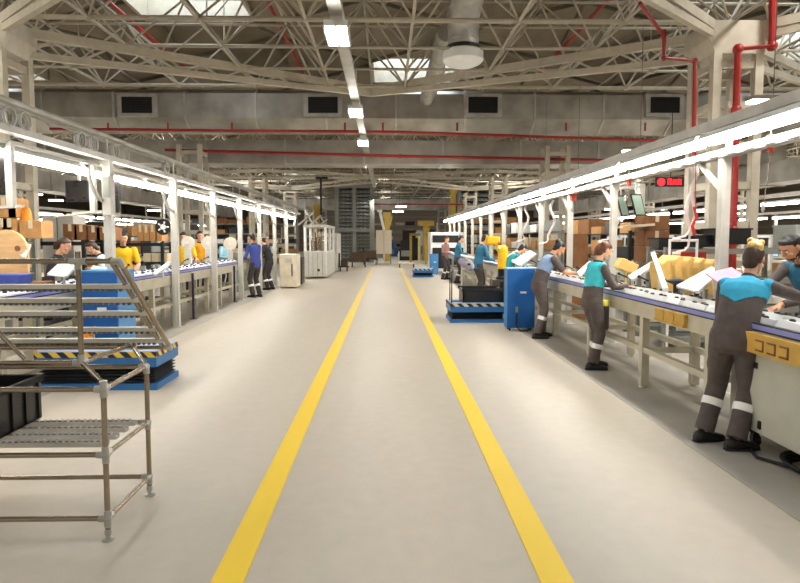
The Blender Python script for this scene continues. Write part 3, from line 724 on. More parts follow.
# ================================================================ LIFT TABLES, BLUE CABINETS
def lift(name, x0, x1, y0, y1, h, lb, tape, tape2):
    t = thing(name, ((x0+x1)/2, (y0+y1)/2, 0), lb, 'lift table')
    m = MB(); m.box(x0, x1, y0, y1, .0, .07); m.build('base_plate', lift_blue, t)
    m = MB(); n = 5
    for k in range(n):
        z0 = .07+(h-.24)*k/n; z1 = .07+(h-.24)*(k+1)/n; zm = (z0+z1)/2
        for q, (za, zb, i0, i1) in enumerate(((z0, zm, .06, .02), (zm, z1, .02, .06))):
            vs = [(x0+i0, y0+i0, za), (x1-i0, y0+i0, za), (x1-i0, y1-i0, za), (x0+i0, y1-i0, za), (x0+i1, y0+i1, zb), (x1-i1, y0+i1, zb), (x1-i1, y1-i1, zb), (x0+i1, y1-i1, zb)]
            m.add(vs, [(0, 1, 5, 4), (1, 2, 6, 5), (2, 3, 7, 6), (3, 0, 4, 7), (0, 3, 2, 1), (4, 5, 6, 7)])
    m.build('bellows', bellow_m, t)
    m = MB(); m.box(x0, x1, y0, y1, h-.17, h-.005); m.build('deck', lift_blue, t)
    m = MB(); m.box(x0+.01, x1-.01, y0+.01, y1-.01, h-.005, h); m.build('deck_plate', bluedeck, t)
    m = MB(); m.box(x0, x1, y0-.004, y0, h-.065, h-.005); m.build('hazard_tape', tape, t)
    m = MB(); xx = x1 if x1 < 0 else x0; m.box(xx-.002, xx+.002, y0, y1, h-.065, h-.005); m.build('hazard_tape', tape2, t)
    return t
lift('lift_table', -3.75, -2.46, 6.2, 6.85, .42, 'blue lift table with black bellows and yellow-black tape behind the tube rack', hazard_yel, hazard_side)
lift('lift_table', 1.24, 2.3, 11.1, 11.95, .38, 'blue lift table with dark bellows and a hoop guard, beside a blue cabinet', hazard_wht, hazard_wht)
lift('lift_table', 1.15, 2.0, 24.5, 25.4, .36, 'distant dark lift table with pale hazard tape near the yellow frames', hazard_wht, hazard_wht)
def cabinet(x0, x1, y0, y1, h, lb, mf, ms, left=False):
    t = thing('blue_cabinet', ((x0+x1)/2, (y0+y1)/2, 0), lb, 'cabinet')
    m = MB(); m.box(x0, x1, y0+.01, y1, .05, h-.02); m.build('body', ms, t, bevel=.006)
    m = MB(); m.box(x0+.004, x1-.004, y0-.008, y0+.01, .06, h-.025); m.build('door', mf, t, bevel=.004)
    m = MB(); m.box(x0-.01, x1+.01, y0-.012, y1+.01, h-.02, h); m.build('top_plate', lblue_m, t)
    w = x1-x0; cx = (x0+x1)/2
    m = MB(); m.box(cx-.02, cx+.09, y0-.014, y0-.008, h*.6, h*.6+.035); m.build('door_label', white_m, t)
    m = MB(); m.box(cx-.1, cx-.06, y0-.03, y0-.008, h*.3, h*.3+.1); m.build('handle', joint_m, t)
    for x in (x0+.06, x1-.06):
        for y in (y0+.06, y1-.06):
            m = MB(); m.lathe([(.03, -.012), (.03, .012)], (x, y, .03), (1, 0, 0), 12); m.build('caster', rubber, t)
    return t
cabinet(2.13, 2.62, 10.1, 10.38, 1.11, 'blue steel cabinet on casters beside the hoop-guard lift table', blue_m, lblue_m)
m = MB(); m.tube([(2.3, 10.07, .3), (2.28, 10.03, .1), (2.34, 9.98, .02), (2.46, 9.99, .02), (2.52, 10.05, .03)], .012, 6)
tag(m.build('cable', rubber, None, True), 'short black cable hanging under the blue cabinet to the floor', 'cable')
cabinet(-3.79, -3.33, 7.25, 7.75, 1.23, 'blue steel cabinet standing behind the yellow-striped lift table', blue_m, lblue_m)
cabinet(1.98, 2.35, 26, 26.4, .95, 'distant blue cabinet beside the far lift table', lblue_m, lblue_m)
t = thing('orange_part', (-3.4, 6.45, .42), 'orange plastic part lying on the yellow-striped lift table', 'plastic part')
m = MB(); m.box(-3.62, -3.36, 6.36, 6.5, .42, .47); m.box(-3.42, -3.3, 6.4, 6.56, .42, .53); m.build('block', orange_m, t, bevel=.015)
m = MB(); m.bar((-3.42, 6.48, .5), (-3.26, 6.56, .62), .08, .05); m.build('spout', orange_m, t, bevel=.01)
# things on the lift table with the hoop guard
t = thing('black_crate', (1.9, 11.5, .38), 'low black crate on the lift table with the hoop guard', 'crate')
m = MB(); m.box(1.52, 2.28, 11.25, 11.85, .38, .40)
for (a, b, c, d) in ((1.5, 1.53, 11.24, 11.86), (2.25, 2.28, 11.24, 11.86), (1.5, 2.28, 11.24, 11.27), (1.5, 2.28, 11.83, 11.86)): m.box(a, b, c, d, .38, .64)
m.build('body', black_m, t); m = MB(); m.box(1.48, 2.3, 11.22, 11.24, .6, .66); m.box(1.48, 2.3, 11.86, 11.88, .6, .66); m.build('rim', rubber, t)
t = thing('wire_guard', (1.28, 11.4, .38), 'thin black hoop guard standing on the corner of the lift table by the blue cabinet', 'guard')
m = MB(); m.tube([(1.27, 11.15, .38), (1.27, 11.15, .98), (1.29, 11.2, 1.0), (1.3, 11.7, 1.0), (1.3, 11.75, .98), (1.3, 11.75, .38)], .011, 6); m.tube([(1.27, 11.15, .42), (1.5, 11.15, .42)], .01, 6); m.build('hoop', black_m, t)
# yellow robot arms
def robot(x, y, z0, lb, s=1.0, rz=0):
    t = thing('robot_arm', (x, y, z0), lb, 'robot arm')
    m = MB(); m.lathe([(.14*s, 0), (.14*s, .05*s), (.09*s, .08*s), (.1*s, .3*s)], (x, y, z0), n=18); m.build('base', black_m, t, True)
    m = MB(); m.rings([((x, y, z0+.26*s), (.1*s, 0, 0), (0, .1*s, 0)), ((x+.01*s, y, z0+.5*s), (.11*s, 0, 0), (0, .11*s, 0)), ((x+.03*s, y, z0+.66*s), (.13*s, 0, 0), (0, .13*s, 0)), ((x+.02*s, y, z0+.78*s), (.1*s, 0, 0), (0, .1*s, 0))]); m.ball((x+.02*s, y, z0+.72*s), .14*s, .13*s, .14*s, 16); m.build('lower_arm', yellow_m, t, True)
    m = MB(); m.tube([(x, y-.02, z0+.72*s), (x-.16*s, y-.03, z0+.82*s)], [.07*s, .08*s], 14); m.build('joint', mat('pale_yellow_paint', (236, 214, 120), .5), t, True)
    m = MB(); m.slab((x-.24*s, y-.04, z0+.96*s), (.17*s, 0, -.01*s), (0, .11*s, 0), (.01*s, 0, .11*s)); m.build('head', yellow_m, t, bevel=.04*s)
    m = MB(); m.lathe([(.04*s, 0), (.03*s, .04*s)], (x-.1*s, y-.14*s, z0+.9*s), (.3, -1, -.2), 12); m.build('motor_cap', redor, t)
    return t
b0 = at(503, 290, 12.3)
t = thing('machine_stand', (b0.x, 12.6, 0), 'brown-grey stand that carries the yellow robot arm', 'stand')
m = MB(); m.box(b0.x-.2, b0.x+.18, 12.45, 12.8, 0, .74); m.build('body', mat('brown_grey_paint', (92, 78, 66), .6), t, bevel=.01)
m = MB(); m.box(b0.x-.03, b0.x+.03, 12.43, 12.45, .1, .7); m.build('door_seam', rubber, t)
robot(b0.x+.03, 12.62, .74, 'yellow robot arm with two rounded segments beside the hoop-guard lift table', .88)
# ---------------- white round fans with yellow panels on the left line
ff = None
for k, (px, py) in enumerate(((188, 243), (208, 243), (230, 244))):
    Y = 4.5*580/(386-px); p = at(px, py, Y); r = 6.6*Y/580
    lb = ['white round-headed fan behind the second rack-side post', 'white round-headed fan in front of the orange-yellow shirt', 'white round-headed fan beside the worker in pale blue'][k]
    t = thing('round_fan', (p.x, Y, .98), lb, 'fan')
    m = MB(); m.lathe([(r*.3, -.06), (r*.9, -.05), (r, -.02), (r, .02), (r*.92, .03)], p, (0, -1, 0), 24); m.build('head', cream, t, True)
    m = MB()
    for q in range(4): 
        rr = r*(.25+.2*q); m.tube([(p.x+rr*math.cos(a*PI/12), Y-.035, p.z+rr*math.sin(a*PI/12)) for a in range(25)], .006, 5)
    m.lathe([(r*.2, 0), (r*.2, .03)], (p.x, Y-.03, p.z), (0, -1, 0), 14); m.build('grille', white_m, t)
    m = MB(); m.box(p.x-.07, p.x+.07, Y-.05, Y+.07, .98, p.z-r*.8); m.box(p.x-.13, p.x+.13, Y-.1, Y+.1, .98, 1.02); m.build('column', mat('pale_grey_plastic', (206, 206, 200), .5), t, bevel=.01)
board([at(168, 262, 9.8), at(171, 264, 9.6), at(156, 275, 9.6), at(153, 273, 9.8)], .02, 'tilted_bar', white_m, 'white tilted bar of a work stand beside the second rack-side post', 'tilted bar', .98)
board([at(48, 275, 7.2), at(62, 262, 7.6), at(76, 266, 7.4), at(66, 277, 7.0)], .015, 'tilted_tray', white_m, 'white tilted tray on the conveyor near the dark-haired worker', 'tilted tray', .98)
board([at(88, 276, 7.6), at(94, 266, 7.9), at(106, 268, 7.7), at(98, 278, 7.4)], .015, 'tilted_tray', sheet_green, 'pale green tilted tray behind the blue cabinet and tube rack', 'tilted tray', .98)
board([at(21, 256, 7.6), at(27, 244, 7.8), at(30, 245, 7.7), at(24, 258, 7.5)], .02, 'tilted_bar', white_m, 'white tilted bar beside the round-topped plywood board', 'tilted bar', .98)
# ================================================================ THE TUBE RACK IN FRONT, LEFT
t = thing('tube_rack', (-2.5, 3.4, 0), 'silver tube flow rack with roller tracks standing at the front of the hall', 'rack')
R = .0145
XA, XB = -1.5, -3.6; YA, YB = 3.07, 3.62
def pipe(p, q, nm='tube', r=R): m = MB(); m.tube([p, q], r, 12); return m.build(nm, chrome, t, True)
def joint(c, dirs, s=1.0):
    m = MB()
    for d in dirs: d = V(d).normalized(); m.tube([V(c)-d*.012, V(c)+d*.045*s], .019, 12)
    m.ball(c, .022, .022, .022, 12); m.build('joint', joint_m, t, True)
for x in (XA, XB):
    for y in (YA, YB):
        pipe((x, y, .03), (x, y, .83), 'post')
        m = MB(); m.lathe([(.032, 0), (.03, .008), (.012, .014), (.012, .03), (.018, .032), (.018, .06)], (x, y, 0), n=16); m.build('foot', joint_m, t, True)
    s = 1 if x == XB else -1
    for z in (.12, .47, .825):
        pipe((x, YA, z), (x, YB, z))
        joint((x, YA, z), [(s, 0, 0), (0, 1, 0), (0, 0, 1), (0, 0, -1)]); joint((x, YB, z), [(s, 0, 0), (0, -1, 0), (0, 0, -1)])
for y in (YA, YB):
    for z in (.12, .47, .825): pipe((XB, y, z), (XA, y, z))
def track(y, z, x0, x1, tilt=0, top=True):
    m = MB(); m.box(x0, x1, y-.02, y+.02, z-.012, z); m.box(x0, x1, y-.022, y-.018, z-.012, z+.014); m.box(x0, x1, y+.018, y+.022, z-.012, z+.014)
    tr = m.build('roller_track', alu, t)
    m = MB(); n = int((x1-x0)/.034)
    for k in range(n): m.lathe([(.012, -.014), (.012, .014)], (x0+.02+k*.034, y, z+.012), (0, 1, 0), 8)
    m.build('rollers', mat('roller_grey', (150, 148, 146), .4), tr)
for y in (3.16, 3.28, 3.40, 3.52): track(y, .498, XB, XA-.03)
P0 = V((-1.5, 3.3, 1.495)); P1 = V((-1.5, 4.02, .87))
for x in (XA, XB):
    d = V((x-XA, 0, 0)); pipe(P0+d, P1+d, 'slant_tube', .016); pipe(P0+d+V((-.05 if x == XA else .05, 0, .01)), P1+d+V((-.05 if x == XA else .05, 0, .01)), 'slant_tube', .016)
    joint(P1+d, [(1 if x == XB else -1, 0, 0), (0, -.7, .6)]); joint(P0+d, [(1 if x == XB else -1, 0, 0), (0, .7, -.6)])
    sx = -.23 if x == XA else .23
    pipe((x+sx, 3.3, 1.55), (x+sx, 3.3, .92), 'post'); joint((x+sx, 3.3, .92), [(0, 0, 1), (1 if x == XB else -1, 0, 0), (0, 1, 0)]); joint((x+sx, 3.3, 1.495), [(1, 0, 0), (-1, 0, 0), (0, 0, -1)])
    pipe((x+sx, 3.3, .92), (x+sx, 3.95, .90)); pipe((x+sx, 3.3, .92), (x, 3.12, .82)); pipe((x+sx, 3.95, .90), (x, YB, .83)); 
    joint((x+sx, 3.95, .90), [(0, -1, 0), (1 if x == XB else -1, 0, 0)])
pipe((XB, 3.3, 1.495), (XA, 3.3, 1.495)); pipe((XB+.23, 3.3, .92), (XA-.23, 3.3, .92)); pipe((XB, 3.95, .90), (XA-.2, 3.95, .90)); pipe((XB, 4.02, .87), (XA, 4.02, .87))
for tt in (.25, .4, .55, .75, .9):
    q = P0.lerp(P1, tt)
    m = MB(); m.bar((XB, q.y, q.z), (XA-.01, q.y, q.z), .036, .028); tr = m.build('roller_track', alu, t)
    m = MB()
    for k in range(60): m.lathe([(.011, -.012), (.011, .012)], (XB+.02+k*.034, q.y-.004, q.z-.02), (0, 1, 0), 7)
    m.build('rollers', mat('roller_dark', (92, 92, 94), .4), tr)
a = at(-12, 322, 3.28); b = at(25, 359, 3.28); pipe(a, b, 'brace_tube', .012)
# black crate standing on the lower shelf
def crate(x0, x1, y0, y1, z0, z1, lb):
    c = thing('black_crate', ((x0+x1)/2, (y0+y1)/2, z0), lb, 'crate')
    m = MB(); w = .012; m.box(x0, x1, y0, y1, z0, z0+w)
    for (p, q, r_, s) in ((x0, x0+w, y0, y1), (x1-w, x1, y0, y1), (x0, x1, y0, y0+w), (x0, x1, y1-w, y1)): m.box(p, q, r_, s, z0, z1)
    for k in range(4): y = y0+.03+k*(y1-y0-.06)/3; m.box(x1, x1+.012, y-.012, y+.012, z0+.01, z1-.04)
    for k in range(6): x = x0+.03+k*(x1-x0-.06)/5; m.box(x-.012, x+.012, y0-.012, y0, z0+.01, z1-.04)
    m.build('body', black_m, c)
    m = MB(); m.box(x0-.015, x1+.015, y0-.015, y0+.005, z1-.03, z1); m.box(x0-.015, x1+.015, y1-.005, y1+.015, z1-.03, z1); m.box(x0-.015, x0+.005, y0, y1, z1-.03, z1); m.box(x1-.005, x1+.015, y0, y1, z1-.03, z1); m.build('rim', rubber, c)
crate(-2.7, -2.12, 3.13, 3.56, .525, .79, 'black plastic crate on the lower roller shelf of the tube rack')
crate(-3.4, -2.78, 3.13, 3.56, .525, .79, 'second black crate on the tube rack shelf, at the picture edge')
# ================================================================ PEOPLE
def remeshed(mb, name, voxel, parent, mats, smooth_it=3, origin=None):
    org = world_of(parent) if parent is not None else V(origin)
    me = mb.mesh('tmp', org); o = bpy.data.objects.new('tmp', me); C.objects.link(o)
    r = o.modifiers.new('r', 'REMESH'); r.mode = 'VOXEL'; r.voxel_size = voxel; r.use_smooth_shade = True
    s = o.modifiers.new('s', 'SMOOTH'); s.iterations = smooth_it; s.factor = .5
    dg = bpy.context.evaluated_depsgraph_get(); dg.update()
    me2 = bpy.data.meshes.new_from_object(o.evaluated_get(dg)); me2.name = name
    bpy.data.objects.remove(o); bpy.data.meshes.remove(me)
    me2.materials.clear()
    for m in mats: me2.materials.append(m)
    me2.polygons.foreach_set('use_smooth', [True]*len(me2.polygons))
    ob = bpy.data.objects.new(name, me2); C.objects.link(ob)
    if parent is not None: ob.parent = parent
    else: ob.location = org
    return ob
def ik(a, b, l1, l2, pole):
    a = V(a); b = V(b); d = b-a; L = min(d.length, (l1+l2)*.999); dn = d.normalized(); b = a+dn*L
    x = (l1*l1-l2*l2+L*L)/(2*L); h = math.sqrt(max(0, l1*l1-x*x))
    pl = V(pole); pl = (pl-dn*pl.dot(dn)).normalized()
    return a+dn*x+pl*h, b
def limb(mb, pts, rad):
    """round loft through pts with radii"""
    pts = [V(p) for p in pts]; rs = []; prev = None
    for i, p in enumerate(pts):
        d = (pts[min(i+1, len(pts)-1)]-pts[max(i-1, 0)]).normalized()
        if prev is None: a, b = frame_of(d)
        else: a = (prev-d*prev.dot(d)).normalized(); b = a.cross(d)
        prev = a; r = rad[i]; r1, r2 = r if isinstance(r, tuple) else (r, r)
        rs.append((p, a*r1, b*r2))
    mb.rings(rs)
    mb.ball(pts[0], *([rad[0] if not isinstance(rad[0], tuple) else rad[0][0]]*3), 10)
def along(a, b, k): return V(a).lerp(V(b), k)
skin_l = mat('skin_light', (222, 170, 140), .5, 0, .03); skin_t = mat('skin_tan', (196, 142, 108), .5, 0, .03)
hair_b = mat('hair_dark_brown', (58, 36, 26), .45, 0, .25, 40); hair_k = mat('hair_black', (26, 22, 22), .45, 0, .2, 40)
hair_lit = mat('hair_painted_lit', (222, 186, 110), .45, 0, .2, 40); hair_r = mat('hair_auburn', (98, 56, 34), .45, 0, .25, 40)  # the bun's golden tone paints in light falling on brown hair
lip_m = mat('lips', (176, 92, 86), .5); eye_m = mat('eye_dark', (34, 24, 20), .3); eyew = mat('eye_white', (230, 226, 220), .3)
taupe = mat('taupe_work_cloth', (92, 82, 80), .85, 0, .08, 14, .15); taupe_d = mat('dark_taupe_cloth', (66, 60, 60), .85, 0, .08, 14, .15)
turq = mat('turquoise_cloth', (48, 168, 208), .8, 0, .06, 12, .1); turq2 = mat('aqua_cloth', (66, 200, 216), .8, 0, .06, 12, .1)
bluegrey = mat('blue_grey_cloth', (142, 166, 204), .8, 0, .05, 12, .1); royal = mat('royal_blue_cloth', (62, 78, 156), .8, 0, .06, 12, .1)
petrol = mat('petrol_cloth', (44, 116, 150), .8, 0, .06, 12, .1); reflect = mat('reflective_band', (254, 254, 252), .35, 0, .02)
yshirt = mat('yellow_shirt_cloth', (244, 196, 30), .85, 0, .06, 12, .1); oshirt = mat('amber_shirt_cloth', (238, 168, 30), .85, 0, .06, 12, .1)
paleblue = mat('pale_blue_cloth', (150, 200, 222), .8, 0, .05); plumc = mat('dusty_rose_cloth', (150, 112, 108), .85, 0, .08); darkc = mat('charcoal_cloth', (48, 46, 52), .85, 0, .08)
whitec = mat('white_blue_cloth', (206, 218, 230), .85, 0, .05)
shoe_m = mat('black_shoe', (30, 27, 28), .5, 0, .05); collar_m = mat('dark_collar_cloth', (52, 50, 54), .85, 0, .05)

def person(x, y, face, label, H=1.65, hz=None, lean=10, head=25, hyaw=0, hl=None, hr=None, feet=None, hair='short', hairm=hair_b, skin=skin_l,
           top=taupe, trousers=taupe, yoke=None, bare=False, band=True, beard=False, yk=(-.1, .4), bulk=1.0, vox=.012, z0=0, group=None, female=True, legs=True, elbow_out=.4, bandz=.30):
    s = H/1.65; hz = (hz or .905)*s; R_ = Matrix.Rotation(face, 3, 'Z'); O = V((x, y, z0))
    W = lambda p: O+R_@V(p)
    Dn = lambda p: R_@V(p)
    fx, fy = Dn((1, 0, 0)), Dn((0, 1, 0)); up = V((0, 0, 1))
    la = math.radians(lean); ha = math.radians(head)
    u1 = Dn((math.sin(la*.7), 0, math.cos(la*.7))); u2 = Dn((math.sin(la*1.15), 0, math.cos(la*1.15)))
    f2 = Dn((math.cos(la*1.15), 0, -math.sin(la*1.15)))
    P = W((0, 0, hz)); M = P+u1*.22*s; N = M+u2*.27*s
    shw = (.165 if female else .19)*s
    S = {k: N-u2*.055*s+fy*shw*k for k in (1, -1)}
    # head
    hd = Dn((math.sin(ha), 0, math.cos(ha))); Ry = Matrix.Rotation(math.radians(hyaw), 3, 'Z')
    hf = Ry@Dn((math.cos(ha), 0, -math.sin(ha))); hu = Ry@hd if hyaw else hd; hs = hu.cross(hf).normalized()
    nk = N+(u2+hu).normalized()*.065*s; hc = nk+hu*.125*s+hf*.02*s
    body = MB()
    limb(body, [N-u2*.06, N, nk, nk+hu*.05], [.055*s, .052*s, .049*s, .05*s])
    k_ = s*.97
    prof = [(-.118, .030, .018, .045), (-.105, .048, .036, .036), (-.075, .060, .062, .018), (-.04, .067, .082, .006), (0, .073, .092, 0), (.04, .075, .096, -.004), (.075, .066, .084, -.008), (.10, .045, .056, -.010), (.113, .02, .025, -.01)]
    body.rings([(hc+hu*z*k_+hf*o*k_, hs*a*k_, hf*b*k_) for z, a, b, o in prof])
    HR = Matrix((hf, hs, hu)).transposed()
    body.ball(hc+hf*.098*k_-hu*.022*k_, .017, .013, .022, 8, HR); body.ball(hc+hf*.09*k_+hu*.005, .012, .009, .03, 8, HR)
    body.ball(hc+hf*.082*k_-hu*.064*k_, .014, .024, .011, 8, HR); body.ball(hc+hf*.074*k_-hu*.098*k_, .02, .024, .016, 8, HR)
    body.ball(hc+hf*.08*k_+hu*.03*k_, .014, .05, .012, 8, HR)
    for q in (1, -1): body.ball(hc+hs*q*.077*k_-hf*.008, .02, .009, .032, 8, HR); body.ball(hc+hs*q*.042+hf*.066*k_-hu*.03, .022, .02, .02, 8, HR)
    # torso core and legs inside the clothes
    body.rings([(p, fy*a_*s, (fy.cross(dd_)).normalized()*b_*s) for p, a_, b_, dd_ in ((P-up*.05, .10, .075, up), (P, .115, .08, up), (M, .10, .07, u1), (N-u2*.08, .11, .07, u2), (N-u2*.02, .05, .045, u2))])
    hands = {1: hl or (.38, .2, hz+.12), -1: hr or (.38, -.2, hz+.12)}
    arms = {}
    for k in (1, -1):
        T = W(hands[k]); E_, Wr = ik(S[k], T, .29*s, .25*s, fy*k*elbow_out-up*1.0-fx*.3); arms[k] = (E_, Wr)
        limb(body, [S[k], along(S[k], E_, .5), E_, along(E_, Wr, .35), Wr], [.046*s, .042*s, .036*s, .036*s, .025*s])
        d = (Wr-E_).normalized(); d = (d+V((0, 0, -.25))+fx*.2).normalized(); n = (up-d*up.dot(d)).normalized(); sd = d.cross(n)*(-k)
        # hand: palm, four fingers, thumb
        pc = Wr+d*.045*s
        body.rings([(Wr-d*.01, sd*.024*s, n*.018*s), (Wr+d*.02*s, sd*.034*s, n*.016*s), (Wr+d*.055*s, sd*.041*s, n*.015*s), (Wr+d*.088*s, sd*.038*s, n*.012*s)])
        for q, (o, ln) in enumerate(((.031, .070), (.0105, .078), (-.0105, .073), (-.030, .058))):
            b = Wr+d*.082*s+sd*o*s; dd = (d+sd*o*5).normalized(); a1 = (dd-n*.25).normalized(); a2 = (dd-n*.8).normalized()
            limb(body, [b-dd*.015, b, b+a1*ln*.45*s, b+a1*ln*.45*s+a2*ln*.5*s], [.0088*s, .0088*s, .0082*s, .0066*s])
        tb = Wr+d*.03*s+sd*.03*s; td = (d*.7+sd*.8-n*.3).normalized(); td2 = (d*.95+sd*.2-n*.4).normalized()
        limb(body, [tb-td*.01, tb+td*.03*s, tb+td*.03*s+td2*.028*s], [.0125*s, .0105*s, .008*s])
    feet = feet or ((0.02, .1, 8), (-.04, -.1, -8)); lg = {}
    for k, (fxx, fyy, fa) in zip((1, -1), feet):
        A = W((fxx, fyy, .085)); hp = P+fy*k*.085*s-up*.02; Kn, An = ik(hp, A, .43*s, .41*s, fx+fy*k*.1); lg[k] = (hp, Kn, A, math.radians(fa))
        limb(body, [hp, along(hp, Kn, .5), Kn, along(Kn, A, .3), A], [.075*s, .064*s, .05*s, .052*s, .034*s])
        fd = Dn((math.cos(lg[k][3]), math.sin(lg[k][3]), 0)); limb(body, [A-fd*.03-up*.035, A+fd*.06-up*.05, A+fd*.13-up*.06], [.032, .03, .022])
    bo = remeshed(body, 'person', vox*.62, None, [skin], 1, origin=O)
    tag(bo, label, 'person', group)
    # face details
    f = MB()
    for q in (1, -1): f.ball(hc+hf*.083*k_+hs*q*.030*k_+hu*.004, .012, .013, .007, 8, HR)
    f.build('eye', eyew, bo, True)
    f = MB()
    for q in (1, -1): f.ball(hc+hf*.092*k_+hs*q*.030*k_+hu*.004, .006, .006, .006, 8, HR)
    f.build('iris', eye_m, bo, True)
    f = MB()
    for q in (1, -1): f.tube([hc+hf*.09*k_+hs*q*.016+hu*.027, hc+hf*.092*k_+hs*q*.034+hu*.031, hc+hf*.078*k_+hs*q*.05+hu*.025], .0045, 6)
    f.build('eyebrow', hairm, bo, True)
    f = MB(); f.ball(hc+hf*.091*k_-hu*.064*k_, .008, .022, .006, 8, HR); f.build('lips', lip_m, bo, True)
    # hair
    h = MB()
    hp_ = [(-.045, .066, .066, -.038), (-.01, .079, .080, -.030), (.03, .083, .088, -.022), (.07, .078, .092, -.012), (.10, .056, .070, -.012), (.122, .024, .03, -.014)]
    h.rings([(hc+hu*z*k_+hf*o*k_, hs*a*k_, hf*b*k_) for z, a, b, o in hp_])
    if hair == 'short': h.ball(hc-hf*.06*k_-hu*.06, .04, .06, .05, 12, HR); h.ball(hc+hf*.045*k_+hu*.085, .035, .055, .025, 12, HR)
    if hair == 'bun': h.ball(hc-hf*.09*k_+hu*.07*k_, .048, .05, .045, 12, HR); h.ball(hc-hf*.055*k_-hu*.055, .04, .058, .05, 12, HR)
    if hair == 'tied': h.ball(hc-hf*.06*k_-hu*.05, .042, .06, .055, 12, HR); limb(h, [hc-hf*.095*k_+hu*.02, hc-hf*.115*k_-hu*.03, hc-hf*.105*k_-hu*.11], [.028, .034, .014])
    if hair == 'long': h.ball(hc-hf*.06*k_-hu*.06, .05, .072, .09, 12, HR); limb(h, [hc-hf*.07*k_-hu*.03, hc-hf*.085*k_-hu*.12, hc-hf*.08*k_-hu*.2], [.06, .06, .035])
    if hair == 'updo':
        h.ball(hc-hf*.06*k_-hu*.05, .042, .06, .055, 12, HR)
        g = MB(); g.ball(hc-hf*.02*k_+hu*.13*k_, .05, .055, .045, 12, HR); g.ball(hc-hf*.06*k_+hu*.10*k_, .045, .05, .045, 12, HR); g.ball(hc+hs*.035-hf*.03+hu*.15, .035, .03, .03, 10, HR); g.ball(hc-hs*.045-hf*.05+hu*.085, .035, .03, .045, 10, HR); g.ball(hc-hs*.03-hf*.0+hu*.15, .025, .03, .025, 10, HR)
        remeshed(g, 'hair_bun', vox*.6, bo, [hair_lit], 1)
    remeshed(h, 'hair', vox*.7, bo, [hairm], 2)
    if hair in ('updo', 'tied') and vox < .011:
        m = MB(); c = hc-hf*.085*k_+(hu*.05 if hair == 'updo' else hu*.01); m.lathe([(.028, -.008), (.034, 0), (.028, .008)], c, -hf, 14); m.build('hair_tie', collar_m, bo, True)
    if beard:
        m = MB(); m.rings([(hc+hf*.018-hu*.118*k_, hs*.036, hf*.052), (hc+hf*.02-hu*.09*k_, hs*.055, hf*.068), (hc+hf*.012-hu*.062*k_, hs*.066, hf*.066), (hc-hf*.01-hu*.03*k_, hs*.069, hf*.045)]); m.build('beard', hairm, bo, True)
    # clothes
    c = MB(); w = 1.0 if female else 1.12
    tr = [(P-up*.12*s, .160, .118, up), (P-up*.03*s, .163, .122, up), (along(P, M, .5), .148*w, .110, u1), (M, .142*w, .106, u1), (along(M, N, .35), .152*w, .112, u2), (along(M, N, .62), .160*w, .106, u2), (along(M, N, .82), .150*w, .085, u2), (along(M, N, .95), .095, .066, u2), (N+u2*.01, .060, .058, u2)]
    c.rings([(p, fy*a*s*(bulk if q_ < 7 else 1), (fy.cross(d)).normalized()*b*s*(bulk if q_ < 7 else 1)) for q_, (p, a, b, d) in enumerate(tr)])
    for k in (1, -1): c.ball(S[k]-fy*k*.012*s, .058*s, .058*s, .060*s, 12)
    c2 = MB(); c2.v = list(c.v); c2.f = list(c.f); c2.m = list(c.m)
    for k in (1, -1):
        E_, Wr = arms[k]
        if bare: limb(c, [S[k], along(S[k], E_, .5), along(S[k], E_, .85)], [.062*s, .060*s, .058*s])
        else: limb(c, [S[k], along(S[k], E_, .5), E_, along(E_, Wr, .5), along(E_, Wr, .93)], [.058*s, .052*s, .046*s, .042*s, .035*s])
    remeshed(c, 'tunic', vox, bo, [top], 3)
    if yoke is not None:
        yo = remeshed(c2, 'yoke', vox, bo, [yoke], 3)
        me = yo.data; bm = bmesh.new(); bm.from_mesh(me); bm.normal_update()
        org = world_of(bo)
        def keep(fc):
            p = fc.calc_center_median()+org-M; side = p.dot(fy)/(.16*s); hgt = p.dot(u2)/(.27*s)
            return hgt > yk[0]+yk[1]*min(1, abs(side)) and (p-u2*p.dot(u2)).length > .05*s
        bmesh.ops.delete(bm, geom=[fc for fc in bm.faces if not keep(fc)], context='FACES')
        for v in bm.verts: v.co += v.normal*.0055
        bm.to_mesh(me); bm.free()
        m2 = yo.modifiers.new('t', 'SOLIDIFY'); m2.thickness = .004; m2.offset = -1
    m = MB(); m.lathe([(.062*s, -.02), (.068*s, 0), (.058*s, .028)], N+u2*.005, u2, 16); m.build('collar', collar_m, bo, True)
    if legs:
        c = MB(); c.rings([(p, fy*a*s, fx*b*s) for p, a, b in ((P-up*.16*s, .13, .10), (P-up*.1*s, .160, .118), (P, .155, .115), (P+u1*.08, .14, .10))])
        for k in (1, -1):
            hp, Kn, A, fa = lg[k]
            limb(c, [hp, along(hp, Kn, .35), along(hp, Kn, .75), Kn, along(Kn, A, .3), along(Kn, A, .7), A+up*.005], [r_*s*bulk for r_ in (.093, .088, .075, .068, .066, .064, .066)])
            if vox < .011: c.ball(along(hp, Kn, .6)+fy*k*.06*s, .045, .035, .075, 10)
        remeshed(c, 'trousers', vox, bo, [trousers], 3)
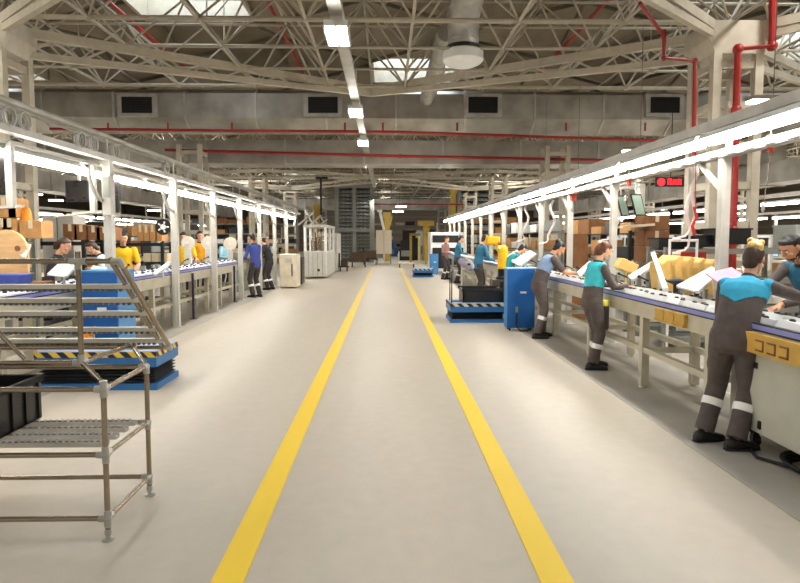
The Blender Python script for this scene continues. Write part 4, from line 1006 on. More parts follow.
        for k in (1, -1):
            hp, Kn, A, fa = lg[k]
            if band:
                q = along(Kn, A, (Kn.z-(bandz+z0))/max(.1, (Kn.z-A.z))) if Kn.z > bandz+z0 else along(Kn, A, .4); d = (A-Kn).normalized()
                m = MB(); m.lathe([(.0705*s*bulk, -.03), (.072*s*bulk, 0), (.0705*s*bulk, .03)], q, d, 18); m.build('reflective_band', reflect, bo, True)
            fd = Dn((math.cos(fa), math.sin(fa), 0)); fs = V((-fd.y, fd.x, 0)); a0 = V((A.x, A.y, z0))
            m = MB(); m.rings([(a0-fd*.085+up*.04, fs*.02, up*.028), (a0-fd*.07+up*.045, fs*.036, up*.043), (a0-fd*.02+up*.055, fs*.042, up*.053), (a0+fd*.05+up*.042, fs*.044, up*.040), (a0+fd*.13+up*.033, fs*.047, up*.031), (a0+fd*.175+up*.026, fs*.032, up*.024)])
            sh = m.build('shoe', shoe_m, bo, True)
            m = MB(); m.rings([(a0-fd*.09+up*.012, fs*.02, up*.012), (a0-fd*.07+up*.012, fs*.038, up*.012), (a0+fd*.12+up*.012, fs*.05, up*.012), (a0+fd*.18+up*.012, fs*.03, up*.012)]); m.build('sole', rubber, sh, True)
    return bo
D2 = math.radians
person(2.72, 4.42, D2(40), 'woman with a light-struck golden hair bun and turquoise shoulders, seen from behind at the conveyor', H=1.62, hz=.90, bulk=1.13, lean=33, head=22, hyaw=-2, hl=(.50, .08, 1.04), hr=(.66, -.44, 1.10),
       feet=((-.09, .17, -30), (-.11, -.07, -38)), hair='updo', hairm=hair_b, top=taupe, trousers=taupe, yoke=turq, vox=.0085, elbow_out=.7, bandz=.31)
person(2.56, 7.12, D2(8), 'woman in a bright turquoise vest over charcoal workwear, working at the conveyor', H=1.54, hz=.935, lean=9, head=28, hl=(.42, .10, 1.04), hr=(.40, -.14, 1.04),
       feet=((.10, .09, 5), (-.02, -.09, -12)), hair='tied', hairm=hair_r, yoke=turq2, yk=(-.25, .1), vox=.009, bulk=1.08, bandz=.30)
person(2.5, 9.4, D2(6), 'woman in a blue-grey vest with bare forearms reaching over the conveyor', H=1.62, hz=.925, lean=27, head=40, hl=(.62, .06, 1.06), hr=(.60, -.12, 1.06),
       feet=((.10, .1, 5), (-.05, -.1, -10)), hair='bun', hairm=hair_k, skin=skin_t, yoke=bluegrey, yk=(-.15, .1), bare=True, vox=.010, bulk=1.06, bandz=.34)
person(4.1, 5.35, D2(196), 'bearded man across the conveyor, leaning forward in charcoal jacket with blue front', H=1.72, lean=30, head=34, hyaw=-12, hl=(.62, .10, 1.03), hr=(.78, -.02, 1.12),
       hair='short', hairm=hair_k, skin=skin_t, yoke=petrol, yk=(-.6, .0), vox=.0085, female=False, beard=True)
person(2.62, 12.75, D2(10), 'worker in a teal top bending over the conveyor behind the blue cabinet', H=1.62, lean=38, head=45, hl=(.55, .1, 1.05), hr=(.55, -.1, 1.05), hairm=hair_k, top=teal_m, vox=.014)
person(2.45, 15.4, D2(15), 'worker in teal-blue vest standing behind the hoop-guard lift table', H=1.72, lean=14, head=22, hl=(.45, .1, 1.05), hr=(.45, -.12, 1.05), hairm=hair_b, yoke=petrol, top=petrol, trousers=taupe_d, vox=.014, female=False)
person(2.62, 21.3, D2(0), 'worker in petrol vest beyond the lilac bundle, beside the worker in dusty rose', H=1.72, lean=8, head=20, hairm=hair_k, top=petrol, trousers=taupe_d, vox=.016)
person(2.36, 23.2, D2(-40), 'worker in dusty rose top with folded arms beyond the lift table', H=1.68, lean=3, head=15, hairm=hair_r, top=plumc, trousers=taupe_d, vox=.016, hl=(.25, .1, 1.1), hr=(.25, -.1, 1.1))
person(-3.62, 16.2, D2(150), 'man in a royal blue shirt standing with his back turned beside a post', H=1.74, lean=8, head=15, hairm=hair_k, top=royal, trousers=taupe_d, vox=.014, female=False, skin=skin_t, bandz=.33)
person(-3.72, 18.6, D2(165), 'dark-clothed worker bending beside the pale cream cabinet', H=1.68, lean=16, head=30, hairm=hair_k, top=darkc, trousers=taupe_d, vox=.015, female=False)
person(-4.35, 20.6, D2(-20), 'worker with auburn hair behind the pale cream cabinet', H=1.66, lean=10, head=20, hairm=hair_r, top=taupe_d, trousers=taupe_d, vox=.016)
person(-5.25, 11.7, D2(-60), 'worker in a yellow shirt behind the worker with white-blue sleeves', H=1.74, lean=12, head=20, hairm=hair_b, top=yshirt, trousers=darkc, bare=True, vox=.013, band=False, female=False)
person(-4.95, 10.6, D2(200), 'dark-haired worker with white-blue sleeves bent low beside the yellow shirt', H=1.62, lean=26, head=35, hairm=hair_b, top=whitec, trousers=darkc, vox=.013, band=False, hl=(.3, .1, 1.1), hr=(.3, -.1, 1.1))
person(-4.98, 8.75, D2(10), 'dark-haired worker in black with a light blue collar behind the tube rack', H=1.62, lean=12, head=24, hairm=hair_b, top=darkc, trousers=darkc, yoke=None, vox=.012, band=False, hair='tied')
person(-5.15, 14.9, D2(-70), 'worker in a yellow shirt behind the second rack-side post', H=1.76, lean=10, head=15, hairm=hair_k, top=yshirt, trousers=darkc, bare=True, vox=.014, band=False, female=False)
person(-5.3, 16.6, D2(-60), 'worker in an amber yellow shirt between two round fans', H=1.80, lean=8, head=10, hairm=hair_k, top=oshirt, trousers=darkc, bare=True, vox=.014, band=False, female=False)
person(-5.1, 18.3, D2(-30), 'worker in a pale blue top between the two farther round fans', H=1.66, lean=10, head=20, hairm=hair_k, top=paleblue, trousers=darkc, vox=.015, band=False, skin=skin_t)
# ================================================================ BACKGROUND: SHELVES, BOXES, MACHINES
def shelf_rack(x0, x1, y0, y1, h, levels, lb, m_=None, white_top=False):
    m_ = m_ or tower_m; t = thing('shelving_rack', ((x0+x1)/2, (y0+y1)/2, 0), lb, 'shelving')
    for x in (x0, x1):
        for y in (y0, y1):
            m = MB(); m.box(x-.03, x+.03, y-.03, y+.03, 0, h); m.build('upright', m_, t)
    for k in range(levels):
        z = .15+(h-.2)*k/(levels-1) if levels > 1 else h
        m = MB(); m.box(x0, x1, y0, y1, z-.02, z+.0); m.box(x0, x1, y0-.02, y0+.01, z-.05, z+.02); m.box(x0, x1, y1-.01, y1+.02, z-.05, z+.02); m.build('shelf', white_m if white_top and k == levels-1 else m_, t)
    return t
def carton(x, y, z, w, d, h, lb, m_=card, rz=0, group=None, tape=True):
    t = thing('cardboard_box', (x, y, z), lb, 'box', group)
    m = MB(); m.box(x-w/2, x+w/2, y-d/2, y+d/2, z, z+h); m.build('carton', m_, t, bevel=.006)
    m = MB(); m.box(x-w*.5-.001, x+w*.5+.001, y-.03, y+.03, z+h-.001, z+h+.003); m.box(x-.03, x+.03, y-d/2-.003, y-d/2, z+h*.55, z+h+.002)
    if tape: m.build('tape', tape_m, t)
    t.rotation_euler.z = rz
    return t
# left: cartons high on racks behind the conveyor
shelf_rack(-7.3, -5.55, 8.6, 9.3, 1.62, 4, 'grey shelving with tan cardboard boxes on top behind the plywood board')
n = 0
Wd = ['lower row, against the picture edge', 'lower row, second box in', 'lower row, third box in', 'upper row, against the picture edge', 'upper row, second box in']
for k, (px, pz, w) in enumerate(((4, 0, .3), (12, 0, .22), (33, 0, .32), (7, .30, .36), (15.5, .30, .12))):
    p = at(px, 240, 8.7); carton(p.x, 8.8, 1.63+pz, w, .3, .29 if k != 2 else .26, 'cardboard box above the plywood board, '+Wd[k], card)
t = thing('orange_bag', (0, 8.9, 1.9), 'orange-yellow bag on top of the tan cardboard boxes', 'bag'); p = at(26, 218, 8.8); t.location = (p.x, 8.8, 1.9)
m = MB(); m.rings([((p.x, 8.8, 1.89), (.09, 0, 0), (0, .07, 0)), ((p.x, 8.8, 2.0), (.085, 0, 0), (0, .06, 0)), ((p.x, 8.8, 2.08), (.06, 0, 0), (0, .02, 0))]); m.build('bag', orange_m, t, True)
t = thing('plywood_board', (-5.6, 8.0, 0), 'round-topped pale plywood board standing at the picture edge', 'board')
p = at(6, 250, 7.6); r = .27
m = MB(); m.prism([(p.x-r, .75)]+[(p.x+r*math.cos(a*PI/12), 1.47+r*math.sin(a*PI/12)) for a in range(12, -1, -1)]+[(p.x+r, .75)], 7.6, 7.64); m.build('board', ply, t)
m = MB(); m.box(p.x-.2, p.x-.16, 7.62, 7.68, 0, .8); m.box(p.x+.16, p.x+.2, 7.62, 7.68, 0, .8); m.build('leg', apron_m, t)
m = MB(); m.lathe([(.035, 0), (.035, .012)], (p.x+.15, 7.6, 1.5), (0, -1, 0), 14); m.build('hole', card2, t)
p = at(8, 278, 7.0); m = MB(); m.box(p.x-.22, p.x+.2, 6.9, 7.15, .98, 1.2); tag(m.build('blue_bin', royal, bevel=.01), 'blue bin on the conveyor below the plywood board', 'bin')
p = at(30, 275, 7.2); m = MB(); m.box(p.x-.22, p.x+.25, 7.05, 7.4, .98, 1.03); m.box(p.x-.2, p.x+.22, 7.1, 7.35, 1.03, 1.1); tag(m.build('brown_tray', card2, bevel=.008), 'brown tray of parts on the conveyor beside the blue bin', 'tray')
p = at(57, 226, 12); t = thing('grey_cabinet', (p.x, 12, 0), 'plain grey cabinet standing behind the fan-side conveyor below the bright lamps', 'cabinet')
m = MB(); m.box(p.x-.3, p.x+.32, 12, 12.5, .05, 2.1); m.build('body', machine_m, t); m = MB(); m.box(p.x+.0, p.x+.01, 11.99, 12, .1, 2.05); m.build('door_seam', rubber, t); m = MB(); m.box(p.x+.04, p.x+.07, 11.97, 12, 1.1, 1.3); m.build('handle', black_m, t)
shelf_rack(-7.2, -5.6, 10.9, 11.6, 1.6, 5, 'dark shelving holding brown boxes beside the grey cabinet', rubber)
for k, px in enumerate((73, 84, 96, 107)):
    p = at(px, 238, 11.1); carton(p.x, 11.2, 1.6, .26 if k < 3 else .3, .4, .3-.02*k, f'brown cardboard box on the dark shelving, {ORD[k]} from the grey cabinet', card2)
shelf_rack(-7.6, -5.42, 14.2, 14.75, 1.55, 4, 'shelving with upright cartons behind the yellow shirt worker', rubber)
for k, px in enumerate((142, 148, 154, 161)):
    p = at(px, 238, 14.3)
    carton(p.x, 14.4, 1.57, .13, .4, .4-.03*(k % 2), f'upright slim carton on the shelving near the round dial, {ORD[k]} from the yellow shirt', card, .0)
for k, px in enumerate((143, 152, 160)):
    p = at(px, 240, 14.05); carton(p.x, 14.4, 1.05, .18, .3, .22, f'pale small carton on the middle shelf below the slim cartons, {ORD[k]} along', tape_m, 0)
p = at(164, 227, 12.5); m = MB(); m.lathe([(.16, 0), (.17, .03), (.17, .05)], p, (0, -1, 0), 20, 0)
t = thing('round_dial', p, 'dark round dial with white centre beside the second rack-side post', 'dial'); m.build('case', rubber, t, True)
m = MB(); m.lathe([(.06, .05), (.06, .056)], p, (0, -1, 0), 14); 
for a in range(5): 
    q = V((math.cos(a*1.256), 0, math.sin(a*1.256))); m.bar(p+q*.07-V((0, .052, 0)), p+q*.12-V((0, .052, 0)), .03)
m.build('markings', white_m, t); m = MB(); m.tube([p, (p.x, p.y+.03, 2.64)], .015, 6); m.build('hanger', alu, t)
# generic shelving blocks behind both lines, stocked with bins and cartons
random.seed(11)
cols = [card, card2, black_m, tape_m, binm, card, black_m, white_m]
def stock(x0, x1, y0, y1, h, lv, lb, side, nper=4, seed=0):
    random.seed(seed); shelf_rack(x0, x1, y0, y1, h, lv, lb, rubber if seed % 2 else tower_m)
    for k in range(lv):
        z = .15+(h-.2)*k/(lv-1); L = (y1-y0)/nper; L2 = (x1-x0)/nper
        for q in range(nper):
            if random.random() < .15: continue
            if abs(x1-x0) > abs(y1-y0): cx, cy, w, d = x0+L2*(q+.5), (y0+y1)/2, L2*random.uniform(.6, .9), (y1-y0)*.8
            else: cx, cy, w, d = (x0+x1)/2, y0+L*(q+.5), (x1-x0)*.8, L*random.uniform(.6, .9)
            hh = min((h-.2)/(lv-1)*.75, random.uniform(.18, .42)); mm = random.choice(cols); nm = 'cardboard box' if mm in (card, card2) else 'storage bin'
            cn = {card: 'tan', card2: 'brown', black_m: 'black', tape_m: 'pale', binm: 'grey', white_m: 'white'}[mm]
            hw = ['bottom', 'second', 'third', 'fourth', 'fifth'][k] if k < lv-1 else 'top'
            m = MB(); m.box(cx-w/2, cx+w/2, cy-d/2, cy+d/2, z, z+hh)
            if mm in (card, card2): m.box(cx-w/2-.001, cx+w/2+.001, cy-.03, cy+.03, z+hh, z+hh+.003, 1)
            else: m.box(cx-w/2-.015, cx+w/2+.015, cy-d/2-.015, cy+d/2+.015, z+hh-.03, z+hh)
            o = m.build(nm.replace(' ', '_'), [mm, tape_m])
            tag(o, f'{cn} {nm}, {ORD[q]} on the {hw} shelf of the {lb}', 'box')
stock(-8.3, -7.6, 16, 20, 1.75, 4, 'long shelving past the dial', 1, 5, 1)
stock(-8.3, -7.6, 21, 26, 1.9, 4, 'shelving behind the fans', 1, 5, 2)
stock(-13.2, -9.2, 11.5, 12.2, 1.8, 4, 'cross shelving under far lamps', 1, 5, 3)
stock(6.7, 9.3, 9.4, 10.1, 1.5, 3, 'shelving by the red riser pipe', 1, 5, 4)
stock(5.3, 6.0, 12.5, 17, 1.8, 4, 'long shelving behind the women', 1, 5, 5)
stock(4.9, 5.5, 18, 24, 1.9, 4, 'shelving past the lattice column', 1, 6, 6)
stock(9.0, 13.5, 11.0, 11.7, 1.7, 4, 'shelving behind the bearded man', 1, 6, 7)
stock(-12, -5.5, 36, 36.8, 2.6, 5, 'tall shelving beyond the fan-side machines', 1, 6, 8)
stock(5.2, 9, 36, 36.8, 2.6, 5, 'tall shelving beyond the white machine', 1, 5, 9)
# specific items on the right
t = thing('carton_board', (0, 11.6, 0), 'tall brown board leaning behind the post of the bare-armed woman', 'board'); p = at(578, 250, 11.6); t.location = (p.x, 11.6, 0)
m = MB(); m.slab((p.x, 11.6, .86), (.22, .0, 0), (0, .02, .0), (0, .1, .86)); m.build('board', card2, t)
m = MB(); m.box(p.x-.22, p.x-.2, 11.48, 11.6, .2, 1.6); m.build('edge_tape', tape_m, t)
p = at(647, 250, 9.9); shelf_rack(p.x-.3, p.x+.3, 9.5, 10.0, 1.24, 3, 'small grey shelving under the dark brown box stack')
for k in range(3):
    p = at(647, 250, 9.9); carton(p.x, 9.75, 1.23+.265*k, .42, .4, .26, ['dark brown cardboard box, bottom of the stack beside the foam row', 'dark brown cardboard box, middle of the stack beside the foam row', 'dark brown cardboard box, top of the stack beside the foam row'][k], card2)
for k, (px, w, Y, z, h) in enumerate(((703, .5, 8.6, 1.5, .18), (733, .55, 8.5, 1.54, .24), (672, .4, 8.8, 1.42, .22))):
    p = at(px, 240, Y); t = thing('black_bin', (p.x, Y, z), ['long black bin on the shelf directly above the foam row', 'long black bin on the shelf beside the thick red pipe', 'black bin beside the brown box stack'][k], 'bin')
    m = MB(); m.box(p.x-w/2, p.x+w/2, Y, Y+.35, z, z+h); m.build('body', black_m, t, bevel=.01); m = MB(); m.box(p.x-w/2-.015, p.x+w/2+.015, Y-.015, Y+.365, z+h-.025, z+h); m.build('rim', rubber, t)
shelf_rack(4.1, 6.4, 8.4, 8.95, 1.5, 4, 'low grey shelving with black bins behind the foam row', tower_m)
t = thing('red_crate', (0, 8.6, 1.3), 'red crate on the low shelving above the foam row', 'crate'); p = at(685, 247, 8.4); t.location = (p.x, 8.6, 1.1)
m = MB(); m.box(p.x-.28, p.x+.28, 8.33, 8.4, 1.33, 1.43); m.build('body', red_m, t)
p = at(690, 240, 7.9); t = thing('white_stand', (p.x, 7.9, 0), 'thin white tube stand behind the foam row', 'stand')
m = MB()
for dx in (-.28, .1): m.tube([(p.x+dx, 7.9, 0), (p.x+dx, 7.9, 1.62)], .018, 8)
m.tube([(p.x-.28, 7.9, 1.6), (p.x+.1, 7.9, 1.6)], .018, 8); m.tube([(p.x-.28, 7.9, 1.35), (p.x+.1, 7.9, 1.35)], .018, 8); m.build('tube_frame', white_m, t, True)
# more detail over the right-hand background: white-topped benches with monitors
for k, (x0, y, lb) in enumerate(((5.9, 13.4, 'white workbench beside the lattice column'), (6.4, 16, 'white workbench past the lattice column'), (11.2, 13.2, 'white workbench behind the bearded man'), (11.6, 18, 'small white workbench beyond the balancer wire'))):
    t = thing('workbench', (x0+1, y, 0), lb, 'workbench')
    m = MB(); m.box(x0, x0+3.2, y, y+.7, 1.66, 1.72); m.build('top_shelf', white_m, t); m = MB(); m.box(x0, x0+3.2, y, y+.7, .86, .9); m.build('worktop', cream, t)
    for x in (x0+.05, x0+3.15):
        m = MB(); m.box(x-.04, x+.04, y, y+.08, 0, 1.7); m.box(x-.04, x+.04, y+.62, y+.7, 0, 1.7); m.build('leg', alu, t)
    luminaire('tube_lamp', x0+1.5, y+.3, 1.54, 1.2, 'lit tube lamp over the '+lb, 'tube lamps over benches')
    for q in range(2):
        p = V((x0+.7+1.5*q, y+.3, .9)); mo = thing('bench_monitor', p, f'dark monitor on the {lb}, {["first", "second"][q]} along', 'monitor')
        b = MB(); b.box(p.x-.28, p.x+.28, p.y, p.y+.05, p.z+.15, p.z+.5); b.build('case', black_m, mo); b = MB(); b.box(p.x-.03, p.x+.03, p.y+.01, p.y+.05, p.z+.01, p.z+.16); b.box(p.x-.1, p.x+.1, p.y-.05, p.y+.1, p.z, p.z+.012); b.build('stand', black_m, mo)
        b = MB(); b.box(p.x-.26, p.x+.26, p.y-.003, p.y, p.z+.17, p.z+.48); b.build('screen', mat('blue_lit_screen', (120, 160, 210), .3, emit=.8), mo)
# second work lines far left and right: frames with lit lamps
for X, sd in ((-12.5, 'inner rack-side'), (-16.4, 'outer rack-side'), (10.2, 'inner robot-side'), (17, 'outer robot-side')):
    t = thing('overhead_gantry', (X, 25, 0), f'second overhead lamp frame far back, {sd} one', 'overhead frame')
    for k in range(8):
        m = MB(); m.box(X-.05, X+.05, 13+k*4-.05, 13+k*4+.05, 0, 2.7); m.build('post', alu, t)
    m = MB(); m.box(X-.06, X+.06, 11, 43, 2.7, 2.8); m.build('beam', alu, t)
    for k in range(13): luminaire('tube_lamp', X, 12.2+k*2.4, 2.5, 1.9, f'lit tube lamp of the {sd} far gantry, {ORD[k]} along', f'tube lamps of the {sd} far gantry', .18, tube_l)
    m = MB(); m.box(X-.4, X+.4, 12, 42, .8, .95)
    for k in range(8):
        for q in (-.35, .35): m.box(X+q-.04, X+q+.04, 12.2+k*4.1, 12.3+k*4.1, 0, .8)
    for k in range(30): m.box(X-.25, X+.2, 12.3+k, 12.8+k, .95, 1.05+.12*random.random())
    tag(m.build('work_conveyor', apron_m), f'work conveyor under the {sd} far gantry', 'conveyor')
# ---------------- storage towers
def tower(xa, xb, Y, h, lb, cols_, rows, mid=None):
    t = thing('storage_tower', ((xa+xb)/2, Y, 0), lb, 'storage tower'); w = (xb-xa)/cols_
    for k in range(cols_+1):
        x = xa+w*k; m = MB(); m.box(x-.14, x+.14, Y, Y+.2, 0, h); m.box(x-.14, x+.14, Y+1.4, Y+1.6, 0, h); m.build('upright', tower_m, t)
    m = MB(); m.box(xa-.14, xb+.14, Y-.02, Y+1.6, h-.2, h+.1); m.box(xa, xb, Y-.02, Y+.1, h*.40, h*.40+.22); m.box(xa, xb, Y+1.5, Y+1.55, 0, h); m.build('cross_beam', tower_m, t)
    m = MB()
    for r in range(rows): z = .3+(h-.6)*r/rows; m.box(xa, xb, Y+.05, Y+1.5, z, z+.03)
    m.build('shelves', tower_m, t)
    ff = None
    for c in range(cols_):
        for r in range(rows):
            for q in range(3):
                ww = (w-.34)/3; x = xa+w*c+.17+ww*(q+.5); z = .33+(h-.6)*r/rows; hh = (h-.6)/rows*.5
                if z < h*.4 < z+hh+.05: continue
                l2 = f'grey bin in the {lb.split(",")[0]}, {["inner", "middle", "outer"][q]} bin of {["the first", "the second"][c]} bay, {ORD[r]} row up'
                if ff is None:
                    m = MB(); m.box(x-ww*.45, x+ww*.45, Y+.15, Y+1.2, z, z+hh); m.box(x-ww*.3, x+ww*.3, Y+.14, Y+.15, z+hh*.5, z+hh*.8, 1); ff = m.build('storage_bin', [binm, rubber]); tag(ff, l2, 'bin', 'bins of the '+lb.split(',')[0])
                else:
                    o = ff.copy(); C.objects.link(o); o.location = (x, Y+.67, z); o['label'] = l2
    return t
a = at(337, 260, 40); b = at(372, 260, 40); tower(a.x, b.x, 40, at(350, 185, 40).z, 'tall storage tower, full of grey bins at the end of the aisle', 2, 19)
a = at(459, 260, 46); b = at(492, 260, 46); tower(a.x, b.x, 46, at(470, 188, 46).z, 'dim storage tower, rising behind the robot-side gantry', 2, 14)
# ---------------- machines beyond the pale cream cabinet
t = thing('pale_cabinet', (-3.2, 19.5, 0), 'pale cream machine cabinet beside the dark-clothed worker', 'machine cabinet')
m = MB(); m.box(-3.5, -2.93, 19.1, 19.9, .04, 1.12); m.build('body', cream, t, bevel=.02); m = MB(); m.box(-3.3, -3.1, 19.08, 19.1, .85, 1.0); m.build('panel', machine_m, t); m = MB(); m.box(-3.1, -3.07, 19.07, 19.1, .4, .8); m.build('handle', black_m, t)
m = MB(); m.box(-4.6, -3.95, 17.6, 19.4, 1.05, 1.2); m.box(-4.55, -4.4, 17.7, 19.3, 0, 1.05); m.box(-4.1, -3.98, 19.3, 19.5, 0, 1.05); tag(m.build('machine_table', pallet_green, bevel=.01), 'grey-green machine table behind the man in blue', 'machine table')
m = MB(); m.box(-3.35, -2.98, 20.6, 21.3, .03, .98); m.box(-3.36, -2.97, 20.58, 20.6, .1, .9); tag(m.build('black_cabinet', black_m, bevel=.01), 'black cabinet between the pale cabinet and the grey machine', 'cabinet')
t = thing('grey_machine', (-2.9, 25, 0), 'grey machine with open upper frame beyond the pale cream cabinet', 'machine')
m = MB(); m.box(-3.35, -2.42, 23.7, 27.5, .08, 1.12); m.build('base', machine_m, t, bevel=.02)
m = MB()
for k in range(5): m.box(-3.36+.19*k, -3.35+.19*k, 23.69, 23.7, .12, 1.08)
m.box(-2.8, -2.7, 23.68, 23.7, .3, .4); m.build('panel_seam', rubber, t)
for x in (-3.3, -2.47):
    for y in (23.8, 25.5, 27.4):
        m = MB(); m.box(x-.05, x+.05, y-.05, y+.05, 1.12, 2.15); m.build('post', white_m, t)
m = MB(); m.box(-3.36, -2.4, 23.7, 27.5, 2.1, 2.2); m.build('top_frame', machine_m, t)
for k in range(9): 
    m = MB(); x = -3.2+.65*random.random(); y = 24+3*random.random(); m.lathe([(.08, 0), (.08, .4), (.04, .6), (.04, .8)], (x, y, 1.12), n=10); m.build('tool_head', chrome, t)
t = thing('grey_machine', (-2.8, 29, 0), 'second grey machine behind the open-framed one', 'machine')
m = MB(); m.box(-3.3, -2.4, 28.6, 31, .05, 1.9); m.build('base', machine_m, t, bevel=.02); m = MB(); m.box(-3.2, -2.5, 28.58, 28.6, 1.0, 1.7); m.build('window', rubber, t)
t = thing('pipe_work', (-3.2, 25, 2.2), 'tangle of grey pipes above the grey machines', 'pipes')
for k in range(8): m = MB(); m.tube([(-3.3+.5*math.sin(k*2.1), 22+.9*k, 2.15), (-3.2+.5*math.sin(k*2.1+1), 22.2+.9*k, 2.6+.2*math.sin(k))], .04, 6); m.build('pipe', galv, t)
# small things at the end of the aisle
def trolley(x, y, w, d, h, lb, mm, load=None):
    t = thing('trolley', (x, y, 0), lb, 'trolley')
    m = MB(); m.box(x-w/2, x+w/2, y, y+d, h, h+.06); m.build('deck', mm, t)
    m = MB(); m.tube([(x-w/2+.03, y+.03, h), (x-w/2+.03, y+.03, h+.7), (x-w/2+.03, y+d-.03, h+.7), (x-w/2+.03, y+d-.03, h)], .02, 6); m.build('push_handle', mm, t)
    for a in (-1, 1):
        for b in (.1, d-.1): m = MB(); m.lathe([(.08, -.02), (.08, .02)], (x+a*(w/2-.08), y+b, .08), (1, 0, 0), 12); m.box(x+a*(w/2-.08)-.02, x+a*(w/2-.08)+.02, y+b-.02, y+b+.02, .12, h); m.build('wheel', rubber, t)
    if load: m = MB(); m.box(x-w/2+.1, x+w/2-.05, y+.1, y+d-.1, h+.06, h+.06+load); tag(m.build('cardboard_box', mat('dark_brown_card', (78, 60, 46), .8), bevel=.01), 'brown box loaded on the '+lb, 'box')
trolley(ground(358, 268).x, 33, .9, .8, .3, 'brown trolley in front of the storage tower', mat('brown_grey_paint', (92, 78, 66)), .5)
trolley(ground(370, 265).x, 36, .9, .8, .35, 'black trolley beside the storage tower', rubber, .5)
trolley(ground(407, 268).x, 32.5, .95, .8, .22, 'low pale flatbed trolley in the aisle end', cream)
trolley(ground(344, 271).x, 29, .5, .5, .2, 'small black trolley beside the grey machines', rubber, .3)
p = at(384, 241, 38); t = thing('cream_cabinet', (p.x, 38, 0), 'cream cabinet on legs at the end of the aisle', 'cabinet')
m = MB(); m.box(p.x-.52, p.x+.5, 38, 38.8, .65, 2.2); m.build('body', cream, t, bevel=.02); m = MB(); m.box(p.x-.02, p.x, 37.98, 38, .7, 2.15); m.build('door_seam', tower_m, t)
for a in (-.45, .43): m = MB(); m.box(p.x+a-.04, p.x+a+.04, 38.1, 38.7, 0, .65); m.build('leg', tower_m, t)
a = at(384, 230, 39.5); b = at(380, 212, 39.5); m = MB(); m.bar((a.x, 39.5, 0), a, .12); m.bar(a, b, .18); m.box(b.x-.2, b.x+.15, 39.4, 39.6, b.z, b.z+.15)
tag(m.build('crane_arm', white_m), 'white slanted crane arm above the cream cabinet', 'crane arm')
# yellow frames at the right end
for k, (px, Y) in enumerate(((415, 39), (431, 37))):
    p = at(px, 240, Y); t = thing('yellow_portal', (p.x, Y, 0), ['yellow machine frame at the aisle end, the one beside the aisle', 'yellow machine frame at the aisle end, the one beside the white machine'][k], 'machine frame')
    for a in (-.28, .28): m = MB(); m.box(p.x+a-.08, p.x+a+.08, Y, Y+.15, 0, 1.95); m.build('post', yframe if a < 0 else mat('cream_yellow_paint', (228, 212, 140), .5), t)
    m = MB(); m.box(p.x-.36, p.x+.36, Y, Y+.15, 1.85, 2.0); m.build('beam', yframe, t)
    m = MB(); m.box(p.x-.2, p.x+.2, Y+.05, Y+.2, .2, 1.7); m.build('door_panel', rubber, t)
p = at(449, 236, 28); t = thing('white_machine', (p.x, 28, 0), 'white machine with long dark window behind the far workers', 'machine')
m = MB(); m.box(p.x-.9, p.x+.8, 28, 29.5, .05, 1.95); m.build('body', white_m, t, bevel=.02); m = MB(); m.box(p.x-.8, p.x+.7, 27.98, 28, 1.45, 1.8); m.build('window', rubber, t); m = MB(); m.box(p.x-.8, p.x+.7, 27.98, 28, .2, 1.2); m.build('opening', rubber, t)
for k, (px, py, Y, h) in enumerate(((453, 225, 44, 5.5), (426, 232, 44, 3.0), (387, 225, 43, 3.6), (317, 210, 44, 4.2))):
    p = at(px, 240, Y); m = MB(); m.box(p.x-.2, p.x+.2, Y, Y+.4, 0, h-.4); m.box(p.x-.6 if k == 1 else p.x-.3, p.x+.6 if k == 1 else p.x+.3, Y-.05, Y+.45, h-.4, h); m.bar((p.x, Y+.2, h*.5), (p.x+(1.2 if k < 1 else .4), Y+.2, h-.2), .12)
    tag(m.build('yellow_crane', yframe), ['tall yellow crane post past the white machine', 'broad yellow crane post above the yellow frames', 'yellow crane post beside the storage tower', 'yellow crane post before the storage tower'][k], 'crane')
m = MB(); p = at(321, 200, 30); m.tube([(p.x, 30, 1.0), (p.x, 30, at(321, 178, 30).z)], .05, 8); m.bar((p.x-.25, 30, at(321, 178, 30).z), (p.x+.35, 30, at(321, 178, 30).z), .1); tag(m.build('lamp_pole', rubber), 'thin black pole with white crossbar before the storage tower', 'pole')
stock(-1.2, 5.0, 58, 58.8, 3.0, 5, 'tall shelving closing the aisle end', 1, 6, 12)
for k, (x, y, w_, h_, mm, cn) in enumerate(((1.6, 44, 1.2, 1.5, rubber, 'black'), (3.0, 46, 1.4, 2.2, machine_m, 'grey'), (-.6, 50, 1.0, 1.7, tower_m, 'dark grey'), (2.2, 52, 1.6, 2.4, rubber, 'black'), (4.4, 41, 1.2, 2.0, rubber, 'black'), (.6, 54, .9, 1.3, lift_blue, 'blue'))):
    m = MB(); m.box(x-w_/2, x+w_/2, y, y+1, 0, h_*.6); m.box(x-w_/2+.1, x+w_/2-.25, y+.1, y+.9, h_*.6, h_); m.box(x-w_/2+.15, x+w_/2-.3, y-.01, y, h_*.2, h_*.5, 1)
    tag(m.build('packing_machine', [mm, tower_m], bevel=.02), f'{cn} machine standing at the end of the aisle, {ORD[k]} one', 'machine')
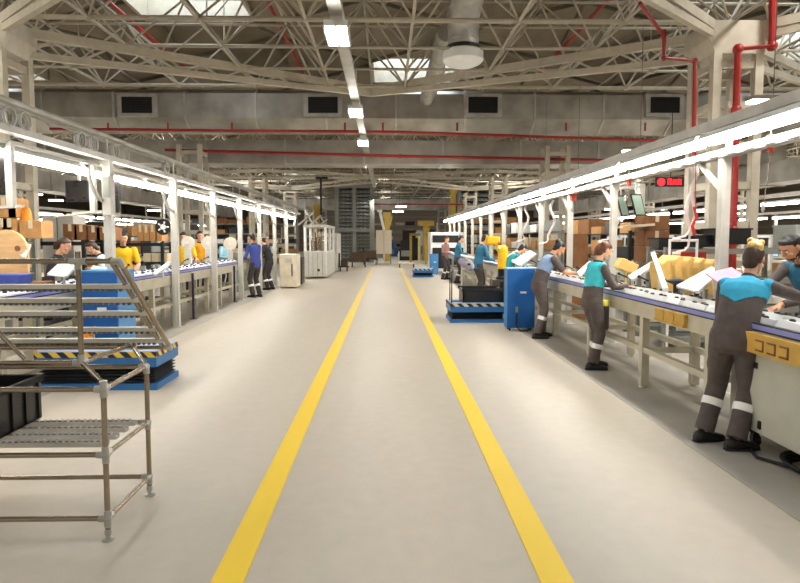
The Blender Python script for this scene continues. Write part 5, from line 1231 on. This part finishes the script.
# filler rows of machines far back (each its own thing)
random.seed(5)
for k in range(22):
    x = random.choice([-1, 1])*random.uniform(3.2, 14); y = random.uniform(33, 62); w = random.uniform(.8, 2); h = random.uniform(1.2, 2.6); mm = random.choice([machine_m, tower_m, cream, rubber, yframe, lift_blue])
    if abs(x+2.2) < 3 and 38 < y < 43: continue
    if any(abs(x-cx_) < 2 for cx_ in colx) or 34.5 < y < 38: continue
    m = MB(); m.box(x-w/2, x+w/2, y, y+1.2, .0, h*.6); m.box(x-w/2+.1, x+w/2-.2, y+.1, y+1.1, h*.6, h); m.box(x-w/2+.15, x+w/2-.3, y-.01, y, h*.2, h*.5, 1); m.tube([(x, y+.5, h), (x, y+.5, h+1)], .06, 6)
    cn = {machine_m: 'grey', tower_m: 'dark grey', cream: 'cream', rubber: 'black', yframe: 'yellow', lift_blue: 'blue'}[mm]
    tag(m.build('far_machine', [mm, rubber], bevel=.02), f'{cn} machine in the {"rack-side" if x < 0 else "robot-side"} distance, {ORD[k]} one', 'machine')
# lilac bundle near the right lift
p = at(466, 262, 13.4); t = thing('cloth_bundle', (p.x, 13.4, 0), 'pale lilac bundle on a thin metal stand behind the hoop-guard lift table', 'bundle')
m = MB(); m.ball((p.x, 13.4, 1.06), .15, .13, .11, 16); m.ball((p.x+.08, 13.35, .99), .11, .1, .11, 12); m.ball((p.x-.1, 13.4, 1.1), .08, .09, .08, 12); m.ball((p.x+.0, 13.33, 1.14), .06, .06, .05, 12); m.build('cover', lilac, t, True)
m = MB(); m.tube([(p.x-.1, 13.4, 0), (p.x-.1, 13.4, 1.1)], .02, 8); m.box(p.x-.25, p.x+.1, 13.2, 13.6, 0, .03); m.build('stand', alu, t)
m = MB(); m.ball((p.x+.05, 13.24, 1.04), .04, .03, .03, 8); m.build('dark_opening', rubber, t)
# ================================================================ LIGHT, CAMERA
w = bpy.data.worlds.new('World'); sc.world = w; w.use_nodes = True
bg = w.node_tree.nodes['Background']; bg.inputs[0].default_value = (.86, .93, 1, 1); bg.inputs[1].default_value = 4.2
def area(name, loc, sx, sy, power, rot=(0, 0, 0), col=(1, .95, .88)):
    l = bpy.data.lights.new(name, 'AREA'); l.shape = 'RECTANGLE'; l.size = sx; l.size_y = sy; l.energy = power; l.color = col
    o = bpy.data.objects.new(name, l); C.objects.link(o); o.location = loc; o.rotation_euler = rot; return o
# area lights at the tray lamps; farther ones added to brighten the aisle end
for y, pw in ((8.4, 10), (13.3, 14), (17.5, 18), (21.8, 26), (27, 30), (33, 45), (40, 70)): area('high_bay_and_fill_light', (X0, y, 4.28), .5, .9, pw)
for X in (-21, 21):  # added fill lights without lamp fixtures, here and in both loops below
    for y in (14, 26, 38, 50): area('hall_fill_light', (X, y, 6.9), 1, 2, 210)
for X in (-8, 0, 8):
    for y in (48, 62, 70): area('hall_fill_light', (X, y, 6.9), 1, 2, 90)
for X in (-8.5, 7.5, -15, 14.5):
    for y in (4, 8, 26, 38): area('hall_fill_light', (X, y, 6.9), .6, 1.2, 160)
cam = bpy.data.cameras.new('Camera'); co = bpy.data.objects.new('Camera', cam); C.objects.link(co); sc.camera = co
co.location = (0, 0, EYE); co.rotation_euler = (PI/2-pitch, 0, -yaw)
cam.sensor_width = 36; cam.lens = 36*F/800; cam.shift_x = 0; cam.shift_y = -(CY-291.5)/800*-1
cam.clip_start = .05; cam.clip_end = 300
sc.view_settings.view_transform = 'Standard'; sc.view_settings.look = 'None'; sc.view_settings.gamma = 1; sc.view_settings.exposure = .6
sc.view_settings.use_curve_mapping = False
sc.cycles.use_denoising = True
sc.cycles.max_bounces = 6; sc.cycles.diffuse_bounces = 4; sc.cycles.transparent_max_bounces = 8
sc.cycles.sample_clamp_indirect = 6
